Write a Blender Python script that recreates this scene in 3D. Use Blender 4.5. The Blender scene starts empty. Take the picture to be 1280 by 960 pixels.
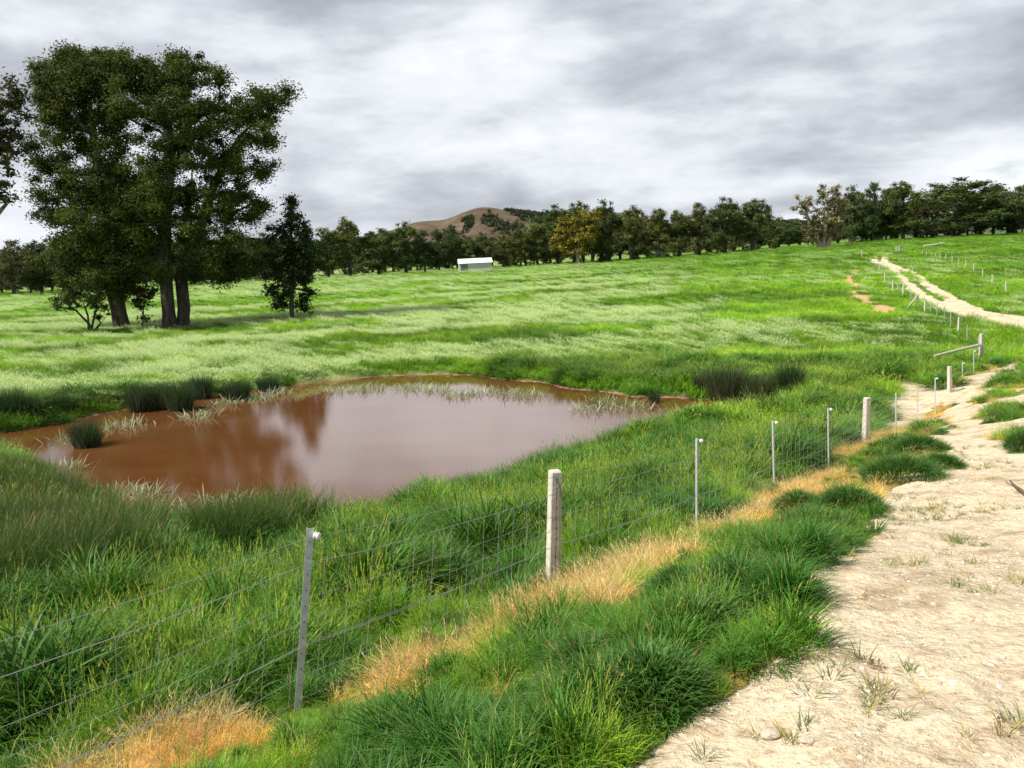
import bpy, math, numpy as np
from mathutils import Vector, Matrix
C = bpy.context.scene
COL = C.collection
R = math.radians
rs = np.random.RandomState(11)

# ------------------------------------------------------------------ camera
F = 1030.0; PITCH = 8.89; ROLL = 2.8; EYE = 1.6
def cam_axes():
    p, r = R(PITCH), R(ROLL)
    X = np.array([1., 0, 0]); U = np.array([0, math.sin(p), math.cos(p)]); D = np.array([0, math.cos(p), -math.sin(p)])
    return math.cos(r)*X - math.sin(r)*U, math.sin(r)*X + math.cos(r)*U, D
RX, UP, FW = cam_axes()
cam = bpy.data.cameras.new('camera'); camo = bpy.data.objects.new('camera', cam); COL.objects.link(camo)
cam.sensor_width = 36; cam.lens = 36*F/1280; cam.clip_start = .05; cam.clip_end = 30000
m = Matrix(((RX[0], UP[0], -FW[0], 0), (RX[1], UP[1], -FW[1], 0), (RX[2], UP[2], -FW[2], EYE), (0, 0, 0, 1)))
camo.matrix_world = m
C.camera = camo

# ------------------------------------------------------------------ light
SUN_EL, SUN_AZ = 50, 250          # azimuth clockwise from +Y (view direction); 270 = from the left
C.view_settings.view_transform = 'Standard'; C.view_settings.look = 'None'
C.view_settings.exposure = 0.55; C.view_settings.gamma = 1
sd = Vector((math.sin(R(SUN_AZ))*math.cos(R(SUN_EL)), math.cos(R(SUN_AZ))*math.cos(R(SUN_EL)), math.sin(R(SUN_EL))))
sun = bpy.data.lights.new('sun', 'SUN'); suno = bpy.data.objects.new('sun', sun); COL.objects.link(suno)
sun.energy = 5.0; sun.angle = R(0.7); sun.color = (1, .95, .86)
suno.rotation_euler = sd.to_track_quat('Z', 'Y').to_euler()

W = bpy.data.worlds.new('World'); C.world = W; W.use_nodes = True
def NT(tree):
    tree.nodes.clear()
    def n(t, ins=None, **kw):
        x = tree.nodes.new(t)
        for k, v in kw.items(): setattr(x, k, v)
        for k, v in (ins or {}).items():
            if isinstance(v, tuple) and len(v) == 2 and isinstance(v[0], bpy.types.Node):
                tree.links.new(v[0].outputs[v[1]], x.inputs[k])
            elif isinstance(v, bpy.types.Node): tree.links.new(v.outputs[0], x.inputs[k])
            else: x.inputs[k].default_value = v
        return x
    return n
def ramp(n, src, stops, interp='LINEAR'):
    r = n('ShaderNodeValToRGB', {0: src}); cr = r.color_ramp; cr.interpolation = interp
    while len(cr.elements) < len(stops): cr.elements.new(.5)
    for e, (p, c) in zip(cr.elements, stops):
        e.position = p; e.color = (c if isinstance(c, tuple) else (c, c, c)) + (1,)
    return r
def mth(n, op, a, b=0., c=None):
    d = {0: a, 1: b}
    if c is not None: d[2] = c
    return n('ShaderNodeMath', d, operation=op)
n = NT(W.node_tree)
sky = n('ShaderNodeTexSky', sky_type='NISHITA', sun_disc=False, sun_elevation=R(SUN_EL), sun_rotation=R(SUN_AZ))
tc = n('ShaderNodeTexCoord')
sep = n('ShaderNodeSeparateXYZ', {0: (tc, 'Generated')})
zz = mth(n, 'MAXIMUM', (sep, 2), 0.0)
zd = mth(n, 'ADD', zz, .16)
cx = mth(n, 'DIVIDE', (sep, 0), zd); cy = mth(n, 'DIVIDE', (sep, 1), zd)
cv = n('ShaderNodeCombineXYZ', {0: cx, 1: cy, 2: 3.1})
CLO = (5.3, 2.2, 0)
mp = n('ShaderNodeMapping', {'Vector': cv, 'Location': CLO, 'Scale': (.34, .50, 1)})
n1 = n('ShaderNodeTexNoise', {'Vector': mp, 'Scale': 1.9, 'Detail': 11, 'Roughness': .53, 'Distortion': .12})
mp2 = n('ShaderNodeMapping', {'Vector': (tc, 'Generated'), 'Location': (1.7, 4.1, 0), 'Scale': (2.6, 2.6, 7.0)})
n2 = n('ShaderNodeTexNoise', {'Vector': mp2, 'Scale': 2.0, 'Detail': 11, 'Roughness': .54, 'Distortion': .15})
dens = mth(n, 'ADD', mth(n, 'MULTIPLY', n1, .42), mth(n, 'MULTIPLY', n2, .58))
# cloud mass grows heavier higher up, thinner near the horizon
dens = mth(n, 'ADD', dens, mth(n, 'MULTIPLY', mth(n, 'SUBTRACT', zz, .14), .50))
crmp = ramp(n, dens, [(.38, (9.3, 9.6, 10.1)), (.46, (7.9, 8.2, 8.8)), (.53, (6.0, 6.3, 6.85)), (.62, (4.1, 4.35, 4.85))])
# colour ramps clamp nothing above 1 in nodes, but keep the values as a multiplier
vm = crmp
bluemix = ramp(n, dens, [(.26, 0.), (.34, 1.)])
mx = n('ShaderNodeMix', {'Factor': bluemix}, data_type='RGBA', clamp_result=False)
W.node_tree.links.new(sky.outputs[0], mx.inputs[6]); W.node_tree.links.new(vm.outputs[0], mx.inputs[7])
bg = n('ShaderNodeBackground', {'Color': (mx, 2), 'Strength': .072})
n('ShaderNodeOutputWorld', {'Surface': bg})

C.render.engine = 'CYCLES'
try:
    C.cycles.max_bounces = 4; C.cycles.transparent_max_bounces = 4; C.cycles.diffuse_bounces = 2
    C.cycles.glossy_bounces = 2; C.cycles.transmission_bounces = 2
except Exception: pass

# ------------------------------------------------------------------ projection helpers
def ray(px, py):
    px = np.asarray(px, float); py = np.asarray(py, float)
    xc = (px-640)/F; yc = (480-py)/F
    d = xc[..., None]*RX + yc[..., None]*UP + FW
    return d/d[..., 1:2]
def at(px, py, Y):
    d = ray(px, py)*np.asarray(Y, float)[..., None] if np.ndim(Y) else ray(px, py)*Y
    return d + np.array([0, 0, EYE])
WZ = EYE-5.6
def at_plane(px, py, z):
    d = ray(px, py); return d*((z-EYE)/d[..., 2])[..., None] + np.array([0, 0, EYE])

# ------------------------------------------------------------------ numpy noise
_perm = np.random.RandomState(5).rand(256, 256)
def vnoise(x, y):
    xi = np.floor(x).astype(int); yi = np.floor(y).astype(int); fx = x-xi; fy = y-yi
    fx = fx*fx*(3-2*fx); fy = fy*fy*(3-2*fy)
    g = lambda a, b: _perm[a & 255, b & 255]
    return (g(xi, yi)*(1-fx)+g(xi+1, yi)*fx)*(1-fy)+(g(xi, yi+1)*(1-fx)+g(xi+1, yi+1)*fx)*fy
def fbm(x, y, sc, oct=4, seed=0):
    s = 0; a = 1; t = 0
    for k in range(oct):
        s = s+a*vnoise(x/sc*2**k+seed*17.3+k*5.1, y/sc*2**k+seed*9.7+k*3.3); t += a; a *= .5
    return s/t
def sstep(a, b, x):
    t = np.clip((x-a)/(b-a), 0, 1); return t*t*(3-2*t)

# ------------------------------------------------------------------ terrain function
FENCE = [(-2.95, 2.1, None), (372, 892, 4.5), (690, 740, 6.9), (871, 662, 9.3), (967, 615, 11.7), (1036, 589, 14.), (1082, 553, 17.), (1120, 541, 19.5),
         (1147, 531, 22.), (1169, 518, 24.5), (1187, 489, 27.5), (1203, 478, 29.7), (1217, 467, 32.), (1226, 454, 34.8)]
ctrl = [tuple(at(a, b, c)) for a, b, c in FENCE[1:]]
ctrl += [tuple(at(*p)) for p in [(0, 1065, 3.1), (1130, 600, 11), (1215, 510, 22), (1280, 450, 33), (1280, 560, 13), (1280, 690, 6.4),
         (1010, 703, 5.0), (1280, 402, 47), (1160, 375, 62), (1280, 340, 92), (1100, 320, 170),
         (960, 313, 350), (1030, 311, 262), (1130, 300, 330), (1280, 293, 330), (760, 328, 350), (600, 337, 340), (400, 347, 345),
         (200, 357, 320), (0, 371, 260), (-150, 379, 260), (1420, 287, 330), (210, 412, 76), (365, 404, 77), (0, 425, 66), (640, 400, 67), (-200, 430, 66),
         (900, 380, 68), (1500, 400, 40), (1500, 320, 110)]]
ctrl += [(x, y, EYE-h) for x, y, h in [(.8, 2.4, 1.66), (2, 2.2, 1.6), (0, 0, 1.55), (3, 0, 1.5), (-2, -2, 2.2), (-3, 0, 2.6), (4, -8, 1.5), (-6, -8, 3), (-12, 0, 4.2),
         (10, 0, 1.6), (20, 3, 2.2), (-40, 0, 5.2), (-40, -40, 5), (40, -40, 2), (0, -200, 4), (200, 0, 3), (-200, 0, 5.2), (0, 2500, 5), (-1500, 2000, 5),
         (1500, 2000, 5), (2500, 0, 5), (-2500, 0, 5), (0, -2500, 5), (-7, 10, 4.0), (-14, 16, 4.9), (-3, 14, 4.6), (2, 20, 5.1), (5.5, 21, 5.2)]]
ctrl = np.array(ctrl)
def warp(x, y):
    r = np.hypot(x, y)+1e-6; k = np.log1p(r/6)/r
    return x*k, y*k
cu, cvv = warp(ctrl[:, 0], ctrl[:, 1])
def tps(r2): return .5*r2*np.log(r2+1e-9)
n_ = len(ctrl)
K = tps((cu[:, None]-cu)**2+(cvv[:, None]-cvv)**2)
P_ = np.stack([np.ones(n_), cu, cvv], 1)
A_ = np.block([[K+np.eye(n_)*.002, P_], [P_.T, np.zeros((3, 3))]])
wts = np.linalg.solve(A_, np.concatenate([ctrl[:, 2], np.zeros(3)]))
def base_h(x, y):
    u, v = warp(x, y); out = wts[-3]+wts[-2]*u+wts[-1]*v
    for i in range(n_): out = out+wts[i]*tps((u-cu[i])**2+(v-cvv[i])**2)
    return out
POND_PX = [(-160, 568), (0, 541), (60, 531), (150, 513), (215, 503), (270, 495), (330, 488), (400, 478), (480, 470), (540, 468), (600, 470), (690, 482),
           (745, 491), (800, 496), (900, 500), (970, 503), (990, 512), (925, 522), (850, 528), (795, 545), (705, 580), (600, 618), (500, 650), (420, 676),
           (330, 694), (230, 700), (150, 678), (100, 640), (55, 590), (0, 566), (-160, 595)]
POND = at_plane(*np.array(POND_PX, float).T, WZ)[:, :2]
def smooth_poly(P, k=2):
    for _ in range(k):
        Q = np.roll(P, -1, 0); P = np.stack([.75*P+.25*Q, .25*P+.75*Q], 1).reshape(-1, 2)
    return P
PONDS = smooth_poly(POND)
def seg_dist(x, y, P, closed=False):
    d = np.full(x.shape, 1e9); Q = np.roll(P, -1, 0) if closed else P[1:]
    for a, b in zip(P if closed else P[:-1], Q):
        ab = b-a; t = np.clip(((x-a[0])*ab[0]+(y-a[1])*ab[1])/(ab@ab+1e-12), 0, 1)
        d = np.minimum(d, np.hypot(x-a[0]-t*ab[0], y-a[1]-t*ab[1]))
    return d
def inside(x, y, P):
    c = np.zeros(x.shape, bool)
    for a, b in zip(P, np.roll(P, -1, 0)):
        cond = ((a[1] > y) != (b[1] > y)) & (x < (b[0]-a[0])*(y-a[1])/(b[1]-a[1]+1e-12)+a[0])
        c ^= cond
    return c
def sdist(x, y, P):       # negative inside
    d = seg_dist(x, y, P, True); return np.where(inside(x, y, P), -d, d)
def pond_sd(x, y):
    out = np.full(x.shape, 99.)
    k = (np.abs(x) < 70) & (y > 5) & (y < 70)
    if k.any(): out[k] = sdist(x[k], y[k], PONDS) + (fbm(x[k], y[k], 1.6, 3, 4)-.5)*.9
    return out
def height(x, y, raw=False):
    x = np.asarray(x, float); y = np.asarray(y, float)
    h = base_h(x, y); r = np.hypot(x, y)
    h = h+(fbm(x, y, 14, 3, 1)-.5)*.35*sstep(25, 80, r)+(fbm(x, y, 2.2, 3, 2)-.5)*.10*sstep(4, 12, r)+(fbm(x, y, .45, 3, 3)-.5)*.035*(1-sstep(20, 40, r))
    sd_ = pond_sd(x, y)
    shore = WZ+.02+.42*sstep(.15, 1.2, sd_)+sd_.clip(0, 5)*.03
    out = np.where(sd_ > 0, np.maximum(h, shore), WZ-.02-.6*sstep(0, 2.5, -sd_))
    # let the bank run down smoothly to the water
    k = sstep(0, 3.5, sd_); out = np.where(sd_ > 0, shore*(1-k)+np.maximum(h, WZ+.07)*k, out)
    return out
def hz(x, y): return float(height(np.array([x]), np.array([y]))[0])
def hit(px, py):          # pixel -> terrain point (march)
    px = np.atleast_1d(np.asarray(px, float)); py = np.atleast_1d(np.asarray(py, float))
    d = ray(px, py); t = np.full(px.shape, 1.2); done = np.zeros(px.shape, bool); res = t.copy()
    for _ in range(900):
        z = EYE+d[:, 2]*t; below = z < base_h(d[:, 0]*t, t)
        new = below & ~done; res[new] = t[new]; done |= below; t = t*1.008
        if done.all(): break
    res[~done] = 400
    return np.stack([d[:, 0]*res, res], 1)
def hitz(px, py):
    p = hit([px], [py])[0]; return np.array([p[0], p[1], hz(*p)])

# ------------------------------------------------------------------ ground masks
TRACK = hit(*np.array([(700, 1010), (800, 960), (868, 893), (930, 812), (968, 756), (1012, 706), (1085, 662), (1115, 618), (1150, 592), (1190, 576), (1230, 568), (1290, 562), (1600, 560), (2400, 700), (2400, 1400), (1200, 2600), (300, 1700)], float).T)
RUTN = [(hit(*np.array(p, float).T), w) for p, w in [
    ([(1190, 600), (1212, 565), (1208, 535), (1196, 512), (1205, 490), (1240, 468), (1300, 452)], .62),
    ([(1330, 560), (1290, 520), (1275, 495), (1320, 470)], .35)]]
RUTF = [(hit(*np.array(p, float).T), w) for p, w in [
    ([(1111, 316.5), (1096, 321), (1091, 325), (1097, 330), (1110, 333), (1122, 341), (1135, 355), (1147, 367), (1172, 382), (1197, 393), (1240, 403), (1290, 414), (1360, 430)], .52),
    ([(1121, 315.5), (1108, 321), (1104, 326), (1112, 331), (1132, 337), (1152, 348), (1167, 362), (1192, 377), (1222, 390), (1290, 401), (1370, 412)], .54),
    ([(1180, 378), (1205, 389), (1235, 397), (1290, 407)], .6)]]
MUD = hit(*np.array([(1092, 545), (1098, 515), (1104, 478), (1150, 480), (1190, 488), (1180, 510), (1160, 520), (1130, 545)], float).T)
SCARS = [(hit(*np.array(p, float).T), w) for p, w in [([(1070, 338), (1063, 348), (1066, 355), (1073, 360)], .55), ([(1071, 364), (1076, 373), (1083, 380)], .45), ([(1098, 383), (1104, 390)], .5)]]
FL = np.array([(-4.5, 0.)] + [tuple(at(a, b, c)[:2]) for a, b, c in FENCE[1:]]); FL = np.vstack([[(-2.95, 2.1)], FL[1:]]); FL = np.vstack([[(-5.8, -1.6)], FL])
DRYP = [(hitz(px, py)[:2], r) for px, py, r in [(250, 935, .48), (190, 955, .42), (320, 928, .26), (460, 862, .32), (505, 850, .36), (550, 840, .15), (655, 795, .26), (700, 770, .55), (755, 737, .58), (810, 708, .50),
        (905, 668, .5), (940, 645, .7), (985, 622, .7)]]
def masks(x, y):
    x = np.asarray(x, float); y = np.asarray(y, float); r = np.hypot(x, y)
    e = (fbm(x, y, .8, 4, 6)-.5)
    dirt = np.zeros(x.shape); rf = np.zeros(x.shape)
    near = (r < 70)
    xs, ys = x[near], y[near]
    d = sdist(xs, ys, TRACK)+e[near]*.9
    t = 1-sstep(-.12, .10, d)
    for P, w in RUTN: t = np.maximum(t, 1-sstep(w-.25, w+.35, seg_dist(xs, ys, P)+e[near]*2.2))
    # thin worn ground around the ruts
    dm = sdist(xs, ys, MUD)+e[near]*1.6
    t = np.maximum(t, 1-sstep(-.2, .2, dm))
    dirt[near] = t
    far = (r > 30) & (r < 260) & (x > 0)
    xs, ys = x[far], y[far]; t = np.zeros(xs.shape); sc = np.zeros(xs.shape)
    for P, w in RUTF: t = np.maximum(t, 1-sstep(w-.10, w+.22, seg_dist(xs, ys, P)+(fbm(xs, ys, 1.4, 3, 8)-.5)*.30))
    for P, w in SCARS: sc = np.maximum(sc, 1-sstep(w-.3, w+.5, seg_dist(xs, ys, P)+(fbm(xs, ys, 1.5, 3, 9)-.5)*1.6))
    dirt[far] = np.maximum(dirt[far], t)
    scar = np.zeros(x.shape); scar[far] = sc
    # worn verge beyond the near track
    w_ = np.zeros(x.shape); xs, ys = x[near], y[near]
    dv = np.minimum(np.minimum(seg_dist(xs, ys, RUTN[0][0]), seg_dist(xs, ys, RUTN[1][0])), np.abs(sdist(xs, ys, TRACK)))
    w_[near] = (1-sstep(.5, 2.6, dv))
    fd = np.full(x.shape, 99.); fd[near] = seg_dist(xs, ys, FL)
    dry = np.zeros(x.shape)
    for c, rr in DRYP: dry = np.maximum(dry, 1-sstep(rr*.6, rr*1.15, np.hypot(x-c[0], y-c[1])+e*.5))
    dry = dry*sstep(.30, .46, fbm(x, y, .75, 3, 13)+.10*(dry > .9))
    band = (1-sstep(.25, .65, fd+e*.9))*sstep(10.2, 12, y)*(1-sstep(33, 36, y))*sstep(.36, .5, fbm(x, y, 2.3, 2, 12)+.08)
    dry = np.maximum(dry, band)
    return dict(dirt=dirt, scar=scar, worn=w_, dry=dry, fd=fd, sd=pond_sd(x, y))

# ------------------------------------------------------------------ mesh helpers
def tag(o, label=None, cat=None, group=None, kind=None):
    if label: o['label'] = label
    if cat: o['category'] = cat
    if group: o['group'] = group
    if kind: o['kind'] = kind
    return o
def link(name, me, mat=None, parent=None):
    o = bpy.data.objects.new(name, me); COL.objects.link(o)
    if mat and not me.materials: me.materials.append(mat)
    if parent: o.parent = parent
    return o
def empty(name, loc, label=None, cat=None, group=None):
    o = bpy.data.objects.new(name, None); COL.objects.link(o); o.location = loc; o.empty_display_size = .2
    tag(o, label, cat, group); return o
def mesh_np(name, V, Fc, attrs=None, smooth=False):
    V = np.asarray(V, np.float32); me = bpy.data.meshes.new(name)
    faces = [f for f in Fc if len(f)]
    me.vertices.add(len(V)); me.vertices.foreach_set('co', V.ravel())
    li = np.concatenate([f.ravel() for f in faces]).astype(np.int32)
    tot = np.concatenate([np.full(len(f), f.shape[1]) for f in faces]).astype(np.int32)
    st = np.concatenate([[0], np.cumsum(tot)[:-1]]).astype(np.int32)
    me.loops.add(len(li)); me.loops.foreach_set('vertex_index', li)
    me.polygons.add(len(tot)); me.polygons.foreach_set('loop_start', st)
    try: me.polygons.foreach_set('loop_total', tot)
    except Exception: pass
    me.polygons.foreach_set('use_smooth', np.full(len(tot), bool(smooth)))
    for k, v in (attrs or {}).items():
        v = np.asarray(v, np.float32)
        if v.ndim == 1: a = me.attributes.new(k, 'FLOAT', 'POINT'); a.data.foreach_set('value', v)
        else:
            a = me.attributes.new(k, 'FLOAT_COLOR', 'POINT')
            a.data.foreach_set('color', np.concatenate([v, np.ones((len(v), 1), np.float32)], 1).ravel())
    me.update(calc_edges=True); me.validate()
    return me
class MB:
    def __init__(s): s.V = []; s.Q = []; s.T = []; s.n = 0
    def add(s, V, quads=None, tris=None):
        s.V.append(np.asarray(V, float))
        if quads is not None and len(quads): s.Q.append(np.asarray(quads, int)+s.n)
        if tris is not None and len(tris): s.T.append(np.asarray(tris, int)+s.n)
        s.n += len(V)
    def tube(s, P, rad, seg=8, cap=True):
        P = np.asarray(P, float); rad = np.broadcast_to(rad, (len(P),)); n = len(P)
        T = np.gradient(P, axis=0); T /= np.linalg.norm(T, axis=1, keepdims=True)+1e-12
        ref = np.array([0, 0, 1.]) if abs(T[0][2]) < .9 else np.array([1., 0, 0])
        V = []
        for i in range(n):
            a = np.cross(T[i], ref); a /= np.linalg.norm(a)+1e-12; b = np.cross(T[i], a); ref = -np.cross(T[i], a) if False else ref
            th = np.arange(seg)*2*math.pi/seg
            V.append(P[i]+rad[i]*(np.cos(th)[:, None]*a+np.sin(th)[:, None]*b))
        V = np.concatenate(V); i = np.arange(n-1)[:, None]*seg; j = np.arange(seg)[None]; k = (j+1) % seg
        Q = np.stack([i+j, i+k, i+seg+k, i+seg+j], -1).reshape(-1, 4); T3 = []
        if cap:
            V = np.vstack([V, P[0], P[-1]]); c0 = n*seg; e = (n-1)*seg
            T3 = [(c0, (q+1) % seg, q) for q in range(seg)]+[(c0+1, e+q, e+(q+1) % seg) for q in range(seg)]
        s.add(V, Q, T3)
    def box(s, c, d, top=1.0, ch=0.0):
        c = np.array(c, float); hx, hy, hz_ = np.array(d)/2
        if ch > 0:
            def ring(z, k, cc):
                x, y = hx*k, hy*k
                return [(-x+cc, -y, z), (x-cc, -y, z), (x, -y+cc, z), (x, y-cc, z), (x-cc, y, z), (-x+cc, y, z), (-x, y-cc, z), (-x, -y+cc, z)]
            L = [ring(-hz_, 1, ch), ring(hz_-ch, top, ch), [(a*(1-ch/hx), b*(1-ch/hy), hz_) for a, b, _ in ring(hz_, top, ch)]]
            V = np.array(sum(L, []))+c; Q = []
            for l in range(2):
                for q in range(8): Q.append((l*8+q, l*8+(q+1) % 8, l*8+8+(q+1) % 8, l*8+8+q))
            V = np.vstack([V, c+[0, 0, hz_]]); T3 = [(16+q, 16+(q+1) % 8, 24) for q in range(8)]
            s.add(V, Q, T3); return
        V = np.array([(x*hx*(top if z > 0 else 1), y*hy*(top if z > 0 else 1), z*hz_) for z in (-1, 1) for x, y in ((-1, -1), (1, -1), (1, 1), (-1, 1))])+c
        s.add(V, [(3, 2, 1, 0), (4, 5, 6, 7), (0, 1, 5, 4), (1, 2, 6, 5), (2, 3, 7, 6), (3, 0, 4, 7)])
    def mesh(s, name, attrs=None, smooth=False):
        f = []
        if s.Q: f.append(np.vstack(s.Q))
        if s.T: f.append(np.vstack(s.T))
        return mesh_np(name, np.vstack(s.V), f, attrs, smooth)
    def build(s, name, mat=None, parent=None, smooth=False): return link(name, s.mesh(name, smooth=smooth), mat, parent)

# ------------------------------------------------------------------ materials
def mat(name):
    m_ = bpy.data.materials.new(name); m_.use_nodes = True; return m_, NT(m_.node_tree)
def attr(n, name, t='GEOMETRY'): return n('ShaderNodeAttribute', attribute_name=name, attribute_type=t)
def mixc(n, f, a, b, bt='MIX'):
    x = n('ShaderNodeMix', data_type='RGBA', blend_type=bt)
    t = x.id_data
    for k, v in ((0, f), (6, a), (7, b)):
        if isinstance(v, tuple) and isinstance(v[0], bpy.types.Node): t.links.new(v[0].outputs[v[1]], x.inputs[k])
        elif isinstance(v, bpy.types.Node): t.links.new(v.outputs[2] if v.bl_idname == 'ShaderNodeMix' else v.outputs[0], x.inputs[k])
        else: x.inputs[k].default_value = v if k == 0 else tuple(v)+(1,)
    return x
def leafy(name, trans=.3, rough=.55, spec=.3, inst=True):
    m_, n = mat(name)
    c = attr(n, 'col')
    col = c
    if inst:
        t = attr(n, 'tint', 'INSTANCER'); col = mixc(n, 1., c, t, 'MULTIPLY')
    src = (col, 2) if inst else (col, 0)
    p = n('ShaderNodeBsdfPrincipled', {'Base Color': src, 'Roughness': rough, 'Specular IOR Level': spec})
    tr = n('ShaderNodeBsdfTranslucent', {'Color': src})
    mx = n('ShaderNodeMixShader', {0: trans, 1: p, 2: tr})
    n('ShaderNodeOutputMaterial', {'Surface': mx}); return m_
M_BLADE = leafy('grass_blade', .30, .5, .25)
M_LEAF = leafy('gum_leaves', .25, .6, .12, False)
M_PLANT = leafy('rush_leaves', .3, .5, .3, False)
def simple(name, col, rough=.6, metal=0., scale=0., amt=.25, col2=None, bump=0., sc3=(1, 1, 1)):
    m_, n = mat(name)
    tcn = n('ShaderNodeTexCoord'); mpp = n('ShaderNodeMapping', {'Vector': (tcn, 'Object'), 'Scale': sc3})
    if scale:
        nz = n('ShaderNodeTexNoise', {'Vector': mpp, 'Scale': scale, 'Detail': 6, 'Roughness': .6})
        rp = ramp(n, nz, [(.3, col2 or tuple(c*(1-amt) for c in col)), (.7, col)]); cs = rp
    p = n('ShaderNodeBsdfPrincipled', {'Roughness': rough, 'Metallic': metal})
    if scale: m_.node_tree.links.new(rp.outputs[0], p.inputs['Base Color'])
    else: p.inputs['Base Color'].default_value = col+(1,)
    if bump and scale:
        b = n('ShaderNodeBump', {'Height': nz, 'Strength': bump, 'Distance': .02}); m_.node_tree.links.new(b.outputs[0], p.inputs['Normal'])
    n('ShaderNodeOutputMaterial', {'Surface': p}); return m_
M_CONC = simple('weathered_concrete', (.62, .58, .50), .85, 0, 14, .25, (.40, .37, .31), .5)
M_GALV = simple('galvanised_steel', (.56, .58, .60), .5, .25, 30, .25)
M_WIRE = simple('galvanised_wire', (.36, .37, .37), .5, .4)
M_DARKW = simple('dark_tie_wire', (.06, .055, .05), .6, .5)
M_INS = simple('white_insulator', (.8, .8, .78), .35)
M_WOOD = simple('bleached_timber', (.50, .46, .38), .8, 0, 9, .3, (.28, .25, .20), .4, (1, 1, 8))
def bark_mat(name, lo, hi, z0, z1):
    m_, n = mat(name); tcn = n('ShaderNodeTexCoord'); mpp = n('ShaderNodeMapping', {'Vector': (tcn, 'Object'), 'Scale': (1, 1, .25)})
    nz = n('ShaderNodeTexNoise', {'Vector': mpp, 'Scale': 2.6, 'Detail': 8, 'Roughness': .65, 'Distortion': .8})
    a = ramp(n, nz, [(.35, tuple(c*.35 for c in lo)), (.65, lo)]); b = ramp(n, nz, [(.38, tuple(c*.45 for c in hi)), (.6, hi)])
    sz = n('ShaderNodeSeparateXYZ', {0: (tcn, 'Object')})
    f = n('ShaderNodeMapRange', {'Value': mth(n, 'ADD', (sz, 2), mth(n, 'MULTIPLY', nz, 4.)), 'From Min': z0, 'From Max': z1})
    c = mixc(n, f, a, b); p = n('ShaderNodeBsdfPrincipled', {'Base Color': (c, 2), 'Roughness': .9, 'Specular IOR Level': .2})
    bp = n('ShaderNodeBump', {'Height': nz, 'Strength': .8, 'Distance': .08}); m_.node_tree.links.new(bp.outputs[0], p.inputs['Normal'])
    n('ShaderNodeOutputMaterial', {'Surface': p}); return m_
M_BIGBARK = bark_mat('river_gum_bark', (.10, .085, .07), (.36, .32, .26), 9., 14.)
M_BARK = simple('gum_bark', (.095, .080, .068), .9, 0, 3, .5, (.030, .024, .020), .8, (1, 1, .3))
M_BARKP = simple('pale_gum_bark', (.42, .36, .29), .8, 0, 2.5, .5, (.13, .10, .08), .7, (1, 1, .3))
M_STEM = simple('twig', (.12, .08, .05), .8, 0, 20, .4)

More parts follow.
